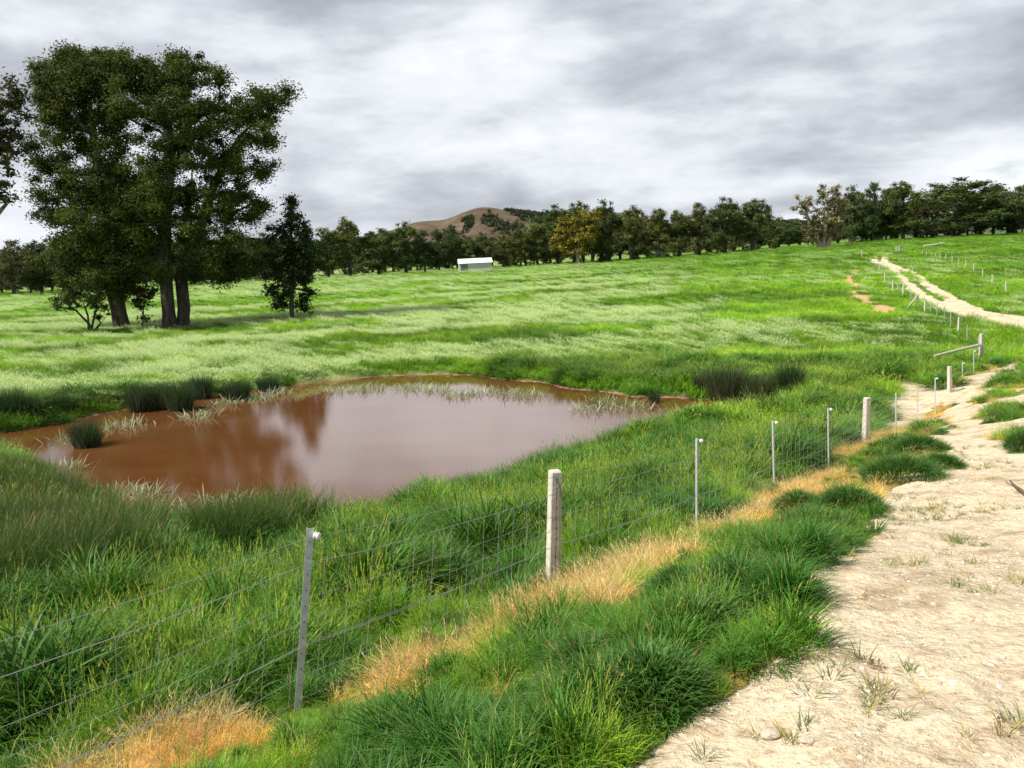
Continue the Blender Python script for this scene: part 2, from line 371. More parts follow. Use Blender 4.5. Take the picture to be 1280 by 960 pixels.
# ground
def ground_mat():
    m_, n = mat('ground_soil_and_pasture'); L = m_.node_tree.links
    geo = n('ShaderNodeNewGeometry'); pos = (geo, 'Position')
    def noise(s, d=5, r=.6, scale3=None, dist=0.):
        v = n('ShaderNodeMapping', {'Vector': pos, 'Scale': scale3 or (1, 1, 1)})
        return n('ShaderNodeTexNoise', {'Vector': v, 'Scale': s, 'Detail': d, 'Roughness': r, 'Distortion': dist})
    # grass thatch colours
    nb = noise(.09, 5); nf = noise(1.7, 5); nff = noise(14, 3)
    g1 = ramp(n, nb, [(.35, (.060, .150, .012)), (.5, (.100, .205, .022)), (.64, (.16, .26, .040))])
    g2 = ramp(n, nf, [(.32, (.040, .085, .016)), (.68, (.17, .25, .055))])
    grass = mixc(n, .5, g1, g2)
    pale = attr(n, 'pale')
    grass = mixc(n, (pale, 2), grass, (.30, .38, .14))
    under = attr(n, 'under')   # darker ground colour under the near sward
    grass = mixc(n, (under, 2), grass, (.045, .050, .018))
    dry = attr(n, 'dry')
    grass = mixc(n, (dry, 2), grass, (.36, .22, .055))
    # soil
    ns = noise(2.4, 8, .62); ns2 = noise(22, 6, .65); ns3 = noise(.55, 4)
    s1 = ramp(n, ns, [(.32, (.31, .22, .13)), (.44, (.56, .45, .30)), (.70, (.68, .58, .42))])
    s2 = ramp(n, ns2, [(.34, (.24, .165, .09)), (.44, (.57, .47, .32)), (.66, (.74, .66, .51))])
    soil = mixc(n, .5, s1, s2)
    blot = ramp(n, noise(1.9, 9, .68, None, .5), [(.52, 0.), (.63, 1.)])
    soil = mixc(n, mth(n, 'MULTIPLY', blot, .62), soil, (.25, .165, .09))
    vor = n('ShaderNodeTexVoronoi', {'Vector': n('ShaderNodeMapping', {'Vector': pos}), 'Scale': 46})
    peb = ramp(n, (vor, 'Distance'), [(.12, 1.), (.26, 0.)])
    pebm = mth(n, 'MULTIPLY', peb, ramp(n, (vor, 'Color'), [(.55, 0.), (.6, 1.)]))
    soil = mixc(n, mth(n, 'MULTIPLY', pebm, .55), soil, (.80, .76, .68))
    dirt = attr(n, 'dirt')
    dn = mth(n, 'ADD', (dirt, 2), mth(n, 'MULTIPLY', mth(n, 'SUBTRACT', noise(7, 6, .7), .5), .9))
    dm = ramp(n, dn, [(.42, 0.), (.58, 1.)])
    col = mixc(n, dm, grass, soil)
    col = mixc(n, (attr(n, 'scar'), 2), col, (.50, .32, .16))
    mud = attr(n, 'mud')
    nm = ramp(n, noise(3, 5), [(.35, (.16, .095, .055)), (.65, (.34, .22, .14))])
    col = mixc(n, (mud, 2), col, nm)
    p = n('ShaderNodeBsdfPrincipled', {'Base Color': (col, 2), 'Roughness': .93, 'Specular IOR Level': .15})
    bh = mth(n, 'ADD', mth(n, 'MULTIPLY', ns2, .035), mth(n, 'ADD', mth(n, 'MULTIPLY', ns, .12), mth(n, 'MULTIPLY', pebm, .008)))
    bh = mth(n, 'ADD', bh, mth(n, 'MULTIPLY', nf, mth(n, 'MULTIPLY', mth(n, 'SUBTRACT', 1., dm), .25)))
    b = n('ShaderNodeBump', {'Height': bh, 'Strength': .9, 'Distance': 1.}); L.new(b.outputs[0], p.inputs['Normal'])
    n('ShaderNodeOutputMaterial', {'Surface': p}); return m_
def pale_f(x, y):
    r = np.hypot(x, y)
    s = fbm(x*.65, y*1.05, 9, 4, 21)      # streaks laid by the wind
    s = s*.6+.4*fbm(x*.75, y*1.1, 3.0, 4, 23)
    return sstep(.46, .60, s+.05*sstep(60, 200, r))*sstep(38, 52, y+.5*np.abs(np.minimum(x, 0)))*(1-.80*sstep(-6, 22, x-.10*y))

M_GROUND = ground_mat()
def build_ground():
    fine = np.arange(-40, 40.01, .2); coarse = np.concatenate([np.arange(44, 320, 4.)])
    az = np.radians(np.concatenate([fine, coarse])); na = len(az)
    rr = [.6]
    while rr[-1] < 220: rr.append(rr[-1]*1.0085)
    while rr[-1] < 9000: rr.append(rr[-1]*1.03)
    rr = np.array(rr); nr = len(rr)
    x = (rr[:, None]*np.sin(az)).ravel(); y = (rr[:, None]*np.cos(az)).ravel()
    z = height(x, y); mk = masks(x, y)
    ru = (1-sstep(.02, .2, np.abs(mk['dirt']-.5)))
    r = np.hypot(x, y)
    # clods and hoof marks on bare soil
    z = z+mk['dirt']*((fbm(x, y, .22, 3, 31)-.5)*.05+(fbm(x, y, .075, 2, 35)-.5)*.014*(r < 12)+(fbm(x, y, 1.0, 2, 36)-.5)*.03)*(r < 50)
    mud = (1-sstep(.0, .45, mk['sd']-.05+(fbm(x, y, .9, 3, 33)-.5)*.5))*(mk['sd'] > -90)
    V = np.vstack([np.stack([x, y, z], 1), [[0, 0, hz(0, 0)]]])
    i = np.arange(nr-1)[:, None]*na; j = np.arange(na)[None]; k = (j+1) % na
    Q = np.stack([i+j, i+na+j, i+na+k, i+k], -1).reshape(-1, 4)
    j = np.arange(na); T3 = np.stack([np.full(na, nr*na), j, (j+1) % na], 1)
    z1 = np.zeros(1)
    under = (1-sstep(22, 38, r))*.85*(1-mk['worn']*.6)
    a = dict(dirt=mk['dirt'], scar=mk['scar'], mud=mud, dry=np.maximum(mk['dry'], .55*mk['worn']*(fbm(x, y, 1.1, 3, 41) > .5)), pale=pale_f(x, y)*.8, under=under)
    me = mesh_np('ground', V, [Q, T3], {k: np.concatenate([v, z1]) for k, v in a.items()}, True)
    tag(link('ground', me, M_GROUND), kind='structure')
build_ground()

# water
def build_water():
    m_, n = mat('muddy_water')
    geo = n('ShaderNodeNewGeometry'); mp = n('ShaderNodeMapping', {'Vector': (geo, 'Position'), 'Scale': (1, 2.2, 1)})
    nz = n('ShaderNodeTexNoise', {'Vector': mp, 'Scale': 6., 'Detail': 5, 'Roughness': .6})
    nz2 = n('ShaderNodeTexNoise', {'Vector': mp, 'Scale': .35, 'Detail': 3})
    c = ramp(n, nz2, [(.3, (.105, .040, .012)), (.7, (.130, .054, .020))])
    p = n('ShaderNodeBsdfPrincipled', {'Base Color': c, 'Roughness': .02, 'IOR': 2.3, 'Specular IOR Level': .5})
    b = n('ShaderNodeBump', {'Height': nz, 'Strength': .10, 'Distance': .010}); m_.node_tree.links.new(b.outputs[0], p.inputs['Normal'])
    n('ShaderNodeOutputMaterial', {'Surface': p})
    c0 = PONDS.mean(0); P = c0+(PONDS-c0)*1.0
    d = PONDS-c0; P = PONDS+d/np.linalg.norm(d, axis=1, keepdims=True)*1.2
    me = bpy.data.meshes.new('pond_water'); me.from_pydata([(a, b_, WZ) for a, b_ in P], [], [list(range(len(P)))]); me.update()
    tag(link('pond_water', me, m_), kind='structure')
build_water()

# ------------------------------------------------------------------ far hills
def build_hills():
    Y0 = 3200.
    prof = [(-1500, 6), (-700, 10), (-300, 12), (0, 12), (120, 16), (250, 24), (310, 34), (350, 30), (440, 26), (500, 38), (522, 45), (545, 52), (562, 46), (580, 52), (604, 60), (622, 60.5), (645, 54), (662, 50), (690, 47), (740, 45),
            (785, 47), (830, 34), (900, 24), (960, 26), (1005, 24), (1050, 18), (1150, 14), (1300, 16), (1700, 12), (2600, 8)]
    pf = np.array(prof, float)
    lat = (pf[:, 0]-640)/F*Y0
    xs = np.arange(-7000, 7000, 22.); ys = np.arange(2300, 5200, 40.)
    X, Y = np.meshgrid(xs, ys, indexing='ij'); n0, n1 = X.shape
    xf, yf = X.ravel(), Y.ravel()
    xq = xf*Y0/np.maximum(yf, 1)*.35+xf*.65
    E = np.interp(xq, lat, pf[:, 1])
    E = sum(np.interp(xq+d, lat, pf[:, 1]) for d in (-45, -20, 0, 20, 45))/5
    top = E/F*Y0
    k = np.exp(-((yf-Y0)/520)**2)
    gul = np.abs(fbm(xf, yf, 260, 4, 51)-.5)*2
    z = EYE-6+top*k*(1-.20*(1-gul)*sstep(.0, .7, 1-k)) + (fbm(xf, yf, 160, 4, 52)-.5)*22*k
    z = z-30*(1-sstep(.0, .06, k))
    i = np.arange(n0-1)[:, None]*n1; j = np.arange(n1-1)[None]
    Q = np.stack([i+j, i+n1+j, i+n1+j+1, i+j+1], -1).reshape(-1, 4)
    px = 640+xf/yf*F
    brown = sstep(330, 470, px)*(1-sstep(830, 880, px))
    m_, n = mat('dry_hill_grass')
    geo = n('ShaderNodeNewGeometry')
    nz = n('ShaderNodeTexNoise', {'Vector': (geo, 'Position'), 'Scale': .010, 'Detail': 9, 'Roughness': .72})
    a = ramp(n, nz, [(.38, (.060, .044, .030)), (.62, (.135, .104, .068))])
    b = ramp(n, nz, [(.36, (.05, .075, .035)), (.62, (.10, .14, .07))])
    c = mixc(n, (attr(n, 'brown'), 2), b, a)
    p = n('ShaderNodeBsdfPrincipled', {'Base Color': (c, 2), 'Roughness': .95, 'Specular IOR Level': .1})
    n('ShaderNodeOutputMaterial', {'Surface': p})
    me = mesh_np('hills', np.stack([xf, yf, z], 1), [Q], dict(brown=brown), True)
    tag(link('hills', me, m_), kind='structure')
    # scrub woods on the hills: one far-off mass of small crowns
    r = np.random.RandomState(9); Vs = []; Ts = []; cols = []; nn = 0
    zi = z.reshape(n0, n1)
    def hh(x, y):
        a_ = np.clip(((x-xs[0])/22.), 0, n0-1.001); b_ = np.clip((y-ys[0])/40., 0, n1-1.001); ia = int(a_); ib = int(b_); fa = a_-ia; fb = b_-ib
        return (zi[ia, ib]*(1-fa)+zi[ia+1, ib]*fa)*(1-fb)+(zi[ia, ib+1]*(1-fa)+zi[ia+1, ib+1]*fa)*fb
    pts = []
    for cx_, cy_, sx, sy, cnt in [(655, 3190, 10, 90, 130), (672, 3150, 16, 120, 420), (690, 3100, 20, 150, 300), (597, 2900, 5, 70, 60), (622, 2930, 6, 60, 30), (575, 2800, 12, 60, 40), (640, 2850, 20, 60, 80), (310, 3100, 40, 200, 500), (980, 3100, 40, 200, 400), (360, 3000, 60, 200, 300)]:
        for _ in range(cnt):
            yy = cy_+r.randn()*sy*.6; pts.append(((cx_+r.randn()*sx*.55-640)/F*yy, yy))
    for x, y in pts:
        h0 = hh(x, y); s_ = r.uniform(5, 9)
        q = r.randn(26, 3); q /= np.linalg.norm(q, axis=1, keepdims=True); q *= r.uniform(.4, 1, (26, 1))
        cc = q*[s_, s_, s_*.8]+[x, y, h0+s_*.7]
        for c_ in cc:
            d = r.randn(3, 3)*s_*.42; Vs.append(c_+d); Ts.append((nn, nn+1, nn+2)); nn += 3
        cols += [np.array([.045, .060, .030])*r.uniform(.7, 1.25)]*78
    me = mesh_np('hillside_woods', np.vstack(Vs), [np.array(Ts)], dict(col=np.array(cols)))
    tag(link('hillside_woods', me, M_LEAF), 'dark scrubby woods in the folds of the far hills', 'woods', kind='stuff')
build_hills()

# ------------------------------------------------------------------ trees
def leaf_cloud(r, C_, Rd, per, size, col, drop=.5, flat=.75, asp=.38, var=.48):
    """spread small drooping leaf sprays through each clump: C_ centres, Rd radii, per = sprays per clump of radius 1"""
    cnt = np.maximum(6, (per*Rd**2).astype(int)); idx = np.repeat(np.arange(len(C_)), cnt); N = len(idx)
    q = r.randn(N, 3); q /= np.linalg.norm(q, axis=1, keepdims=True)+1e-9
    q *= np.minimum(np.abs(r.randn(N, 1))*.6+.12, r.uniform(.85, 1.35, (N, 1)))
    P = C_[idx]+q*Rd[idx][:, None]*[1, 1, flat]
    d = r.randn(N, 3); d[:, 2] = d[:, 2]*.5-drop; d /= np.linalg.norm(d, axis=1, keepdims=True)
    a = np.cross(d, r.randn(N, 3)); a /= np.linalg.norm(a, axis=1, keepdims=True)+1e-9
    L = size*r.uniform(.6, 1.3, (N, 1)); w = L*asp
    b = np.cross(d, a)
    V = np.stack([P-d*L*.5, P+a*w*.5+b*w*.15, P+d*L*.5, P-a*w*.5+b*w*.15], 1).reshape(-1, 3)
    Q = np.arange(N*4).reshape(N, 4)
    cl = r.uniform(1-var, 1+var, len(C_))[idx]*r.uniform(.75, 1.25, N)
    hue = r.rand(len(C_))[idx]
    cc = np.array(col)[None]*cl[:, None]*np.stack([1+.18*hue, 1+.10*hue, 1-.1*hue], 1)
    return V, Q, np.repeat(cc, 4, 0)
def skeleton(r, trunk_paths, C_, trunk_r, step=1.2, wig=.12, tip=.035, power=2.3, attach=.35):
    """limbs grow from the trunk nodes out to every clump; returns an MB of tapered tubes"""
    N = []; par = []; load = []; trunkset = []
    for tp in trunk_paths:
        tp = np.array(tp, float); prev = -1; st = len(N)
        for k in range(len(tp)-1):
            m_ = max(2, int(np.linalg.norm(tp[k+1]-tp[k])/step))
            for q in range(m_):
                N.append(tp[k]+(tp[k+1]-tp[k])*q/m_); par.append(prev); prev = len(N)-1
        N.append(tp[-1]); par.append(prev); trunkset.append((st, len(N), len(tp)))
    start_ok = []
    for st, en, _ in trunkset:
        for q in range(st, en): start_ok.append(q > st+(en-st)*attach)
    root = np.mean([t[0] for t in trunk_paths], 0)
    top = N[trunkset[0][1]-1]
    order = np.argsort(np.linalg.norm(C_-top, axis=1)+r.rand(len(C_))*.5)
    leafn = []
    for ci in order:
        c = C_[ci]; A = np.array(N); ok = np.array(start_ok)
        dv = c-A; d = np.linalg.norm(dv, axis=1); up = np.maximum(0, A[:, 2]-c[2])
        cost = d+up*1.6+np.where(ok, 0, 1e6)+ .25*np.maximum(0, 2.-dv[:, 2])
        p = int(np.argmin(cost)); m_ = max(1, int(d[p]/step)); a = A[p]; prev = p
        g = N[p]-N[par[p]] if par[p] >= 0 else np.array([0, 0, 1.]); g = g/(np.linalg.norm(g)+1e-9)
        for q in range(1, m_+1):
            t = q/m_; pt = a+(c-a)*t+g*d[p]*.22*math.sin(math.pi*t)*(1-t)+r.randn(3)*wig*step*(q < m_)
            N.append(pt); par.append(prev); start_ok.append(True); prev = len(N)-1
        leafn.append(prev)
    A = np.array(N); ld = np.zeros(len(N))
    for l in leafn: ld[l] += 1
    for q in range(len(N)-1, -1, -1):
        if par[q] >= 0: ld[par[q]] += ld[q]
    rad = tip*np.maximum(ld, .6)**(1/power)
    scale = {}
    for st, en, _ in trunkset:
        s_ = trunk_r/max(rad[st], 1e-6)
        for q in range(st, en):
            t = (q-st)/max(1, en-st-1); rad[q] = rad[q]*(s_*(1-t)+t*min(s_, 1.3))
    ch = [[] for _ in N]
    for q, p in enumerate(par):
        if p >= 0: ch[p].append(q)
    mb = MB(); done = set()
    starts = [q for q, p in enumerate(par) if p < 0]
    stack = [(q, None) for q in starts]
    while stack:
        q, fr = stack.pop(); P = []; Rr = []
        if fr is not None: P.append(A[fr]); Rr.append(min(rad[fr], rad[q]*1.15))
        while True:
            P.append(A[q]); Rr.append(rad[q])
            if not ch[q]: break
            c_ = sorted(ch[q], key=lambda z: -ld[z]); nx = c_[0]
            for o in c_[1:]: stack.append((o, q))
            q = nx
        if len(P) > 1:
            if fr is None:      # flared butt
                P = [P[0]-np.array([0, 0, .6]), P[0]+np.array([0, 0, .05])]+P[1:]; Rr = [Rr[0]*1.7, Rr[0]*1.35]+Rr[1:]
            seg = 12 if Rr[0] > .3 else (7 if Rr[0] > .09 else 4)
            mb.tube(P, np.array(Rr), seg)
    return mb
def tree_meshes(name, r, trunks, C_, Rd, trunk_r, per, size, col, step=1.2, **kw):
    tip = kw.pop('tip', .035); attach = kw.pop('attach', .35); wig = kw.pop('wig', .14)
    mb = skeleton(r, trunks, C_, trunk_r, step, wig, tip, attach=attach)
    tm = mb.mesh(name+'_trunk', smooth=True)
    V, Q, cc = leaf_cloud(r, C_, Rd, per, size, col, **kw)
    cm = mesh_np(name+'_crown', V, [Q], dict(col=cc))
    return tm, cm
def make_tree(name, base, tm, cm, bark, label, group=None, cat='tree'):
    e = empty(name, base, label, cat, group)
    link('trunk', tm, bark, e); link('crown', cm, M_LEAF, e); return e
def clumps_px(r, ells, Y, n, rad, base, depth=.8, gap=None):
    """clump centres inside ellipses read off the photograph, spread in depth round the tree's own distance"""
    A = np.array([e[2]*e[3]*(e[4] if len(e) > 4 else 1) for e in ells], float); A /= A.sum(); out = []; R_ = []
    while len(out) < n:
        e = ells[r.choice(len(ells), p=A)]; q = r.randn(3); q /= np.linalg.norm(q); q *= r.rand()**.36
        p = at(e[0]+q[0]*e[2], e[1]+q[1]*e[3], Y+q[2]*e[2]/F*Y*depth)
        rr_ = rad*r.uniform(.65, 1.35)
        if out and min(np.linalg.norm(p-o) for o in out) < rr_*.62: 
            if r.rand() < .8: continue
        out.append(p); R_.append(rr_)
    return np.array(out)-base, np.array(R_)
def base_at(px, Y):
    x = (ray(px, 300.)[0])*Y; return np.array([x, Y, hz(x, Y)])
def big_trees():
    r = np.random.RandomState(21)
    # main old gum
    Y = 77.; b = hitz(213, 413); b = base_at(210, Y)
    q = lambda px, py, dy=0.: at(px, py, Y+dy)-b
    ells = [(210, 115, 72, 50), (150, 120, 60, 55), (255, 175, 70, 60), (325, 150, 44, 42, .7), (345, 130, 26, 24, .6), (310, 215, 44, 42, .85), (290, 255, 46, 40, 1.), (210, 230, 70, 70), (265, 295, 60, 42, 1.), (290, 330, 36, 22, .8), (215, 325, 60, 40), (190, 260, 50, 60), (270, 335, 44, 22), (290, 315, 28, 24, .6), (330, 255, 18, 26, .5), (240, 90, 40, 28)]
    C_, Rd = clumps_px(r, ells, Y, 410, 1.05, b, .85)
    tr = [[q(213, 413), q(209, 370), q(205, 320), q(207, 270, 1), q(212, 200, 0), q(209, 130, 1)], [q(228, 411, 1), q(230, 385, 1), q(226, 345, 2), q(248, 290, 2), q(270, 225, 1), q(300, 170, 0)]]
    tm, cm = tree_meshes('old_gum', r, tr, C_, Rd, .58, 360, .29, (.064, .090, .018), step=1.3, tip=.045, attach=.3)
    make_tree('gum_tree', b, tm, cm, M_BIGBARK, 'largest gum tree with a thick forked trunk and broad dark crown left of the pond', cat='tree')
    # second trunk left, leaning into the same crown
    Y = 79.; b = base_at(152, Y); q = lambda px, py, dy=0.: at(px, py, Y+dy)-b
    ells = [(95, 110, 62, 50), (75, 170, 42, 60, .55), (120, 200, 55, 60), (110, 280, 56, 50), (100, 335, 58, 40), (150, 320, 46, 56), (150, 250, 44, 50), (60, 235, 26, 50, .5), (70, 90, 36, 26, .8), (140, 75, 40, 18)]
    C_, Rd = clumps_px(r, ells, Y, 390, 1.05, b, .8)
    tr = [[q(155, 413), q(148, 370), q(152, 320), q(140, 260), q(120, 190), q(112, 130)], [q(150, 404), q(135, 350, 1), q(100, 290, 1), (q(76, 200, 0))]]
    tm, cm = tree_meshes('second_gum', r, tr, C_, Rd, .50, 360, .29, (.068, .092, .020), step=1.3, tip=.045, attach=.3)
    make_tree('gum_tree', b, tm, cm, M_BIGBARK, 'tall gum with a dark leaning trunk close behind the left side of the largest gum', cat='tree')
    # tree cut by the left edge
    Y = 70.; b = base_at(-60, Y); q = lambda px, py, dy=0.: at(px, py, Y+dy)-b
    ells = [(14, 135, 26, 30, 1.6), (6, 165, 26, 24, 1.), (-30, 120, 50, 50), (2, 190, 34, 34, .7), (14, 240, 26, 24, .35), (-40, 200, 60, 70), (-80, 160, 60, 80), (5, 285, 14, 12, .25)]
    C_, Rd = clumps_px(r, ells, Y, 165, .85, b, .8)
    tr = [[q(-60, 425), q(-55, 350), q(-48, 270), q(-35, 190), q(-25, 120)], [q(-52, 330), q(-20, 285), (q(8, 255))]]
    tm, cm = tree_meshes('edge_gum', r, tr, C_, Rd, .6, 95, .46, (.075, .075, .032), step=1.1, tip=.055, attach=.3)
    make_tree('gum_tree', b, tm, cm, M_BIGBARK, 'sparse gum cut by the left edge of the photo, thin bare limbs showing', cat='tree')
    # young tree right of the big gum
    Y = 77.; b = base_at(365, Y); q = lambda px, py, dy=0.: at(px, py, Y+dy)-b
    ells = [(363, 262, 15, 17), (362, 290, 27, 22), (362, 315, 33, 24), (375, 335, 28, 14), (350, 338, 22, 10), (385, 370, 16, 9, .9), (350, 364, 18, 9, .9), (378, 384, 14, 7, .8), (345, 378, 14, 8, .8), (365, 350, 26, 10)]
    C_, Rd = clumps_px(r, ells, Y, 140, .72, b, .9)
    tm, cm = tree_meshes('young_gum', r, [[q(365, 406), q(364.5, 370), q(364, 320), q(364, 258)]], C_, Rd, .22, 240, .34, (.035, .055, .022), step=.7, tip=.028, attach=.2)
    make_tree('young_gum_tree', b, tm, cm, M_BARK, 'small slender conical tree standing alone just right of the largest gum', cat='tree')
    # sapling with several thin stems left of the trunks
    Y = 75.; b = base_at(110, Y); q = lambda px, py, dy=0.: at(px, py, Y+dy)-b
    ells = [(85, 378, 20, 9), (105, 370, 26, 12), (128, 378, 16, 12), (130, 398, 10, 9, .5), (72, 384, 10, 5)]
    C_, Rd = clumps_px(r, ells, Y, 34, .55, b, .9)
    tm, cm = tree_meshes('sapling', r, [[q(111, 415), q(110, 395), q(103, 375)], [q(114, 413), q(119, 390), q(126, 376)], [q(119, 413, 1), q(133, 395, 1)], [q(111, 405), q(95, 388), q(78, 384)]], C_, Rd, .10, 150, .36, (.075, .10, .035), step=.6, tip=.022, attach=.2)
    make_tree('sapling', b, tm, cm, M_BARK, 'small multi-stemmed sapling with thin leaves under the left side of the big gums', cat='tree')
    Y = 78.; b = base_at(178, Y); q = lambda px, py, dy=0.: at(px, py, Y+dy)-b
    C_, Rd = clumps_px(r, [(178, 385, 12, 18), (182, 365, 12, 12)], Y, 20, .6, b, .9)
    tm, cm = tree_meshes('suckers', r, [[q(178, 412), q(179, 395), q(181, 372)]], C_, Rd, .06, 150, .36, (.05, .065, .025), step=.6, tip=.022, attach=.1)
    make_tree('sapling', b, tm, cm, M_BARK, 'dark leafy sapling squeezed between the two big gum trunks', cat='tree')
big_trees()

def lone_and_golden():
    r = np.random.RandomState(33)
    Y = 262.; b = base_at(1029, Y); q = lambda px, py, dy=0.: at(px, py, Y+dy)-b
    ells = [(1035, 244, 20, 15), (1048, 262, 16, 22, .8), (1000, 256, 17, 14, .8), (1010, 275, 16, 18), (1035, 275, 18, 22), (1020, 292, 14, 14), (1042, 292, 10, 12), (992, 248, 9, 8, .6)]
    C_, Rd = clumps_px(r, ells, Y, 120, 1.35, b, .9)
    tm, cm = tree_meshes('lone_gum', r, [[q(1028, 312), q(1030, 297), q(1033, 270), q(1034, 245)], [q(1026, 311), q(1017, 288), q(1008, 268)], [q(1032, 311), q(1042, 290), q(1050, 262)]], C_, Rd, .72, 44, .85, (.185, .172, .098), step=2.2, tip=.11, attach=.15)
    make_tree('pale_gum_tree', b, tm, cm, M_BARKP, 'pale brown gum with thick bleached limbs standing alone in the field left of the track', cat='tree')
    Y = 338.; b = base_at(722, Y); q = lambda px, py, dy=0.: at(px, py, Y+dy)-b
    ells = [(735, 272, 15, 10), (712, 280, 18, 12), (702, 295, 14, 10), (728, 292, 20, 16), (718, 308, 22, 12), (740, 300, 12, 14), (692, 304, 8, 6)]
    C_, Rd = clumps_px(r, ells, Y, 110, 1.8, b, .9)
    tm, cm = tree_meshes('golden', r, [[q(723, 330), q(722, 318), q(724, 300), q(730, 280)]], C_, Rd, .7, 22, 1.15, (.195, .175, .026), step=2.2, tip=.1)
    make_tree('golden_tree', b, tm, cm, M_BARKP, 'golden yellow leafed tree standing out in front of the dark treeline', cat='tree')
lone_and_golden()

TREEC = [(.074, .108, .034), (.088, .116, .034), (.058, .094, .034), (.108, .128, .038), (.094, .104, .040)]
def unit_tree(seed, kind, colr):
    """treeline tree of height 1 x 16 m; kinds: 0 round wide, 1 tall ragged, 2 conical-ish, 3 open topped on a bare trunk"""
    r = np.random.RandomState(seed); H = 16.; cs = []; rd = []
    n = {0: 135, 1: 120, 2: 110, 3: 105}[kind]
    lobes = []
    for _ in range({0: 7, 1: 7, 2: 5, 3: 6}[kind]):
        if kind == 0: lobes.append((r.uniform(-4.5, 4.5), r.uniform(-4, 4), r.uniform(6, 12.2), r.uniform(2.6, 3.8)))
        if kind == 1: lobes.append((r.uniform(-3, 3), r.uniform(-3, 3), r.uniform(5.5, 13.6), r.uniform(1.8, 3.0)))
        if kind == 2: 
            z = r.uniform(4, 13); lobes.append((r.uniform(-1, 1)*(15-z)*.33, r.uniform(-1, 1)*(15-z)*.33, z, r.uniform(1.8, 2.8)))
        if kind == 3: lobes.append((r.uniform(-4.2, 4.2), r.uniform(-3.5, 3.5), r.uniform(8, 13.4), r.uniform(1.7, 2.7)))
    lobes.append((r.uniform(-1, 1), 0, H-2.4, 2.3))
    if kind != 3:
        for a_ in (-3., 0., 3.): lobes.append((a_+r.uniform(-.8, .8), r.uniform(-1.5, 1.5), 3.6+r.uniform(0, 1.6), 2.6))
    else: lobes.append((r.uniform(-2, 2), 0, 6.2, 2.4))
    while len(cs) < n:
        l = lobes[r.randint(len(lobes))]; q = r.randn(3); q /= np.linalg.norm(q); q *= r.rand()**.3*l[3]
        cs.append(np.array([l[0]+q[0], l[1]+q[1], max(1.7, l[2]+q[2]*.85)])); rd.append(r.uniform(.75, 1.45))
    cs = np.array(cs); rd = np.array(rd)
    tr = [[np.array([0, 0, 0.]), np.array([r.uniform(-.3, .3), 0, 3]), np.array([r.uniform(-1, 1), 0, 8]), np.array([r.uniform(-1.2, 1.2), 0, 12.5])]]
    if kind in (1, 3): tr.append([np.array([.3, .1, 0.]), np.array([1.2*r.choice([-1, 1]), .3, 4.5]), np.array([r.uniform(-3, 3), .4, 9])])
    return tree_meshes('treeline_%d' % seed, r, tr, cs, rd, .34, 95, .52, colr, step=1.4, tip=.06, attach=.2, var=.45)
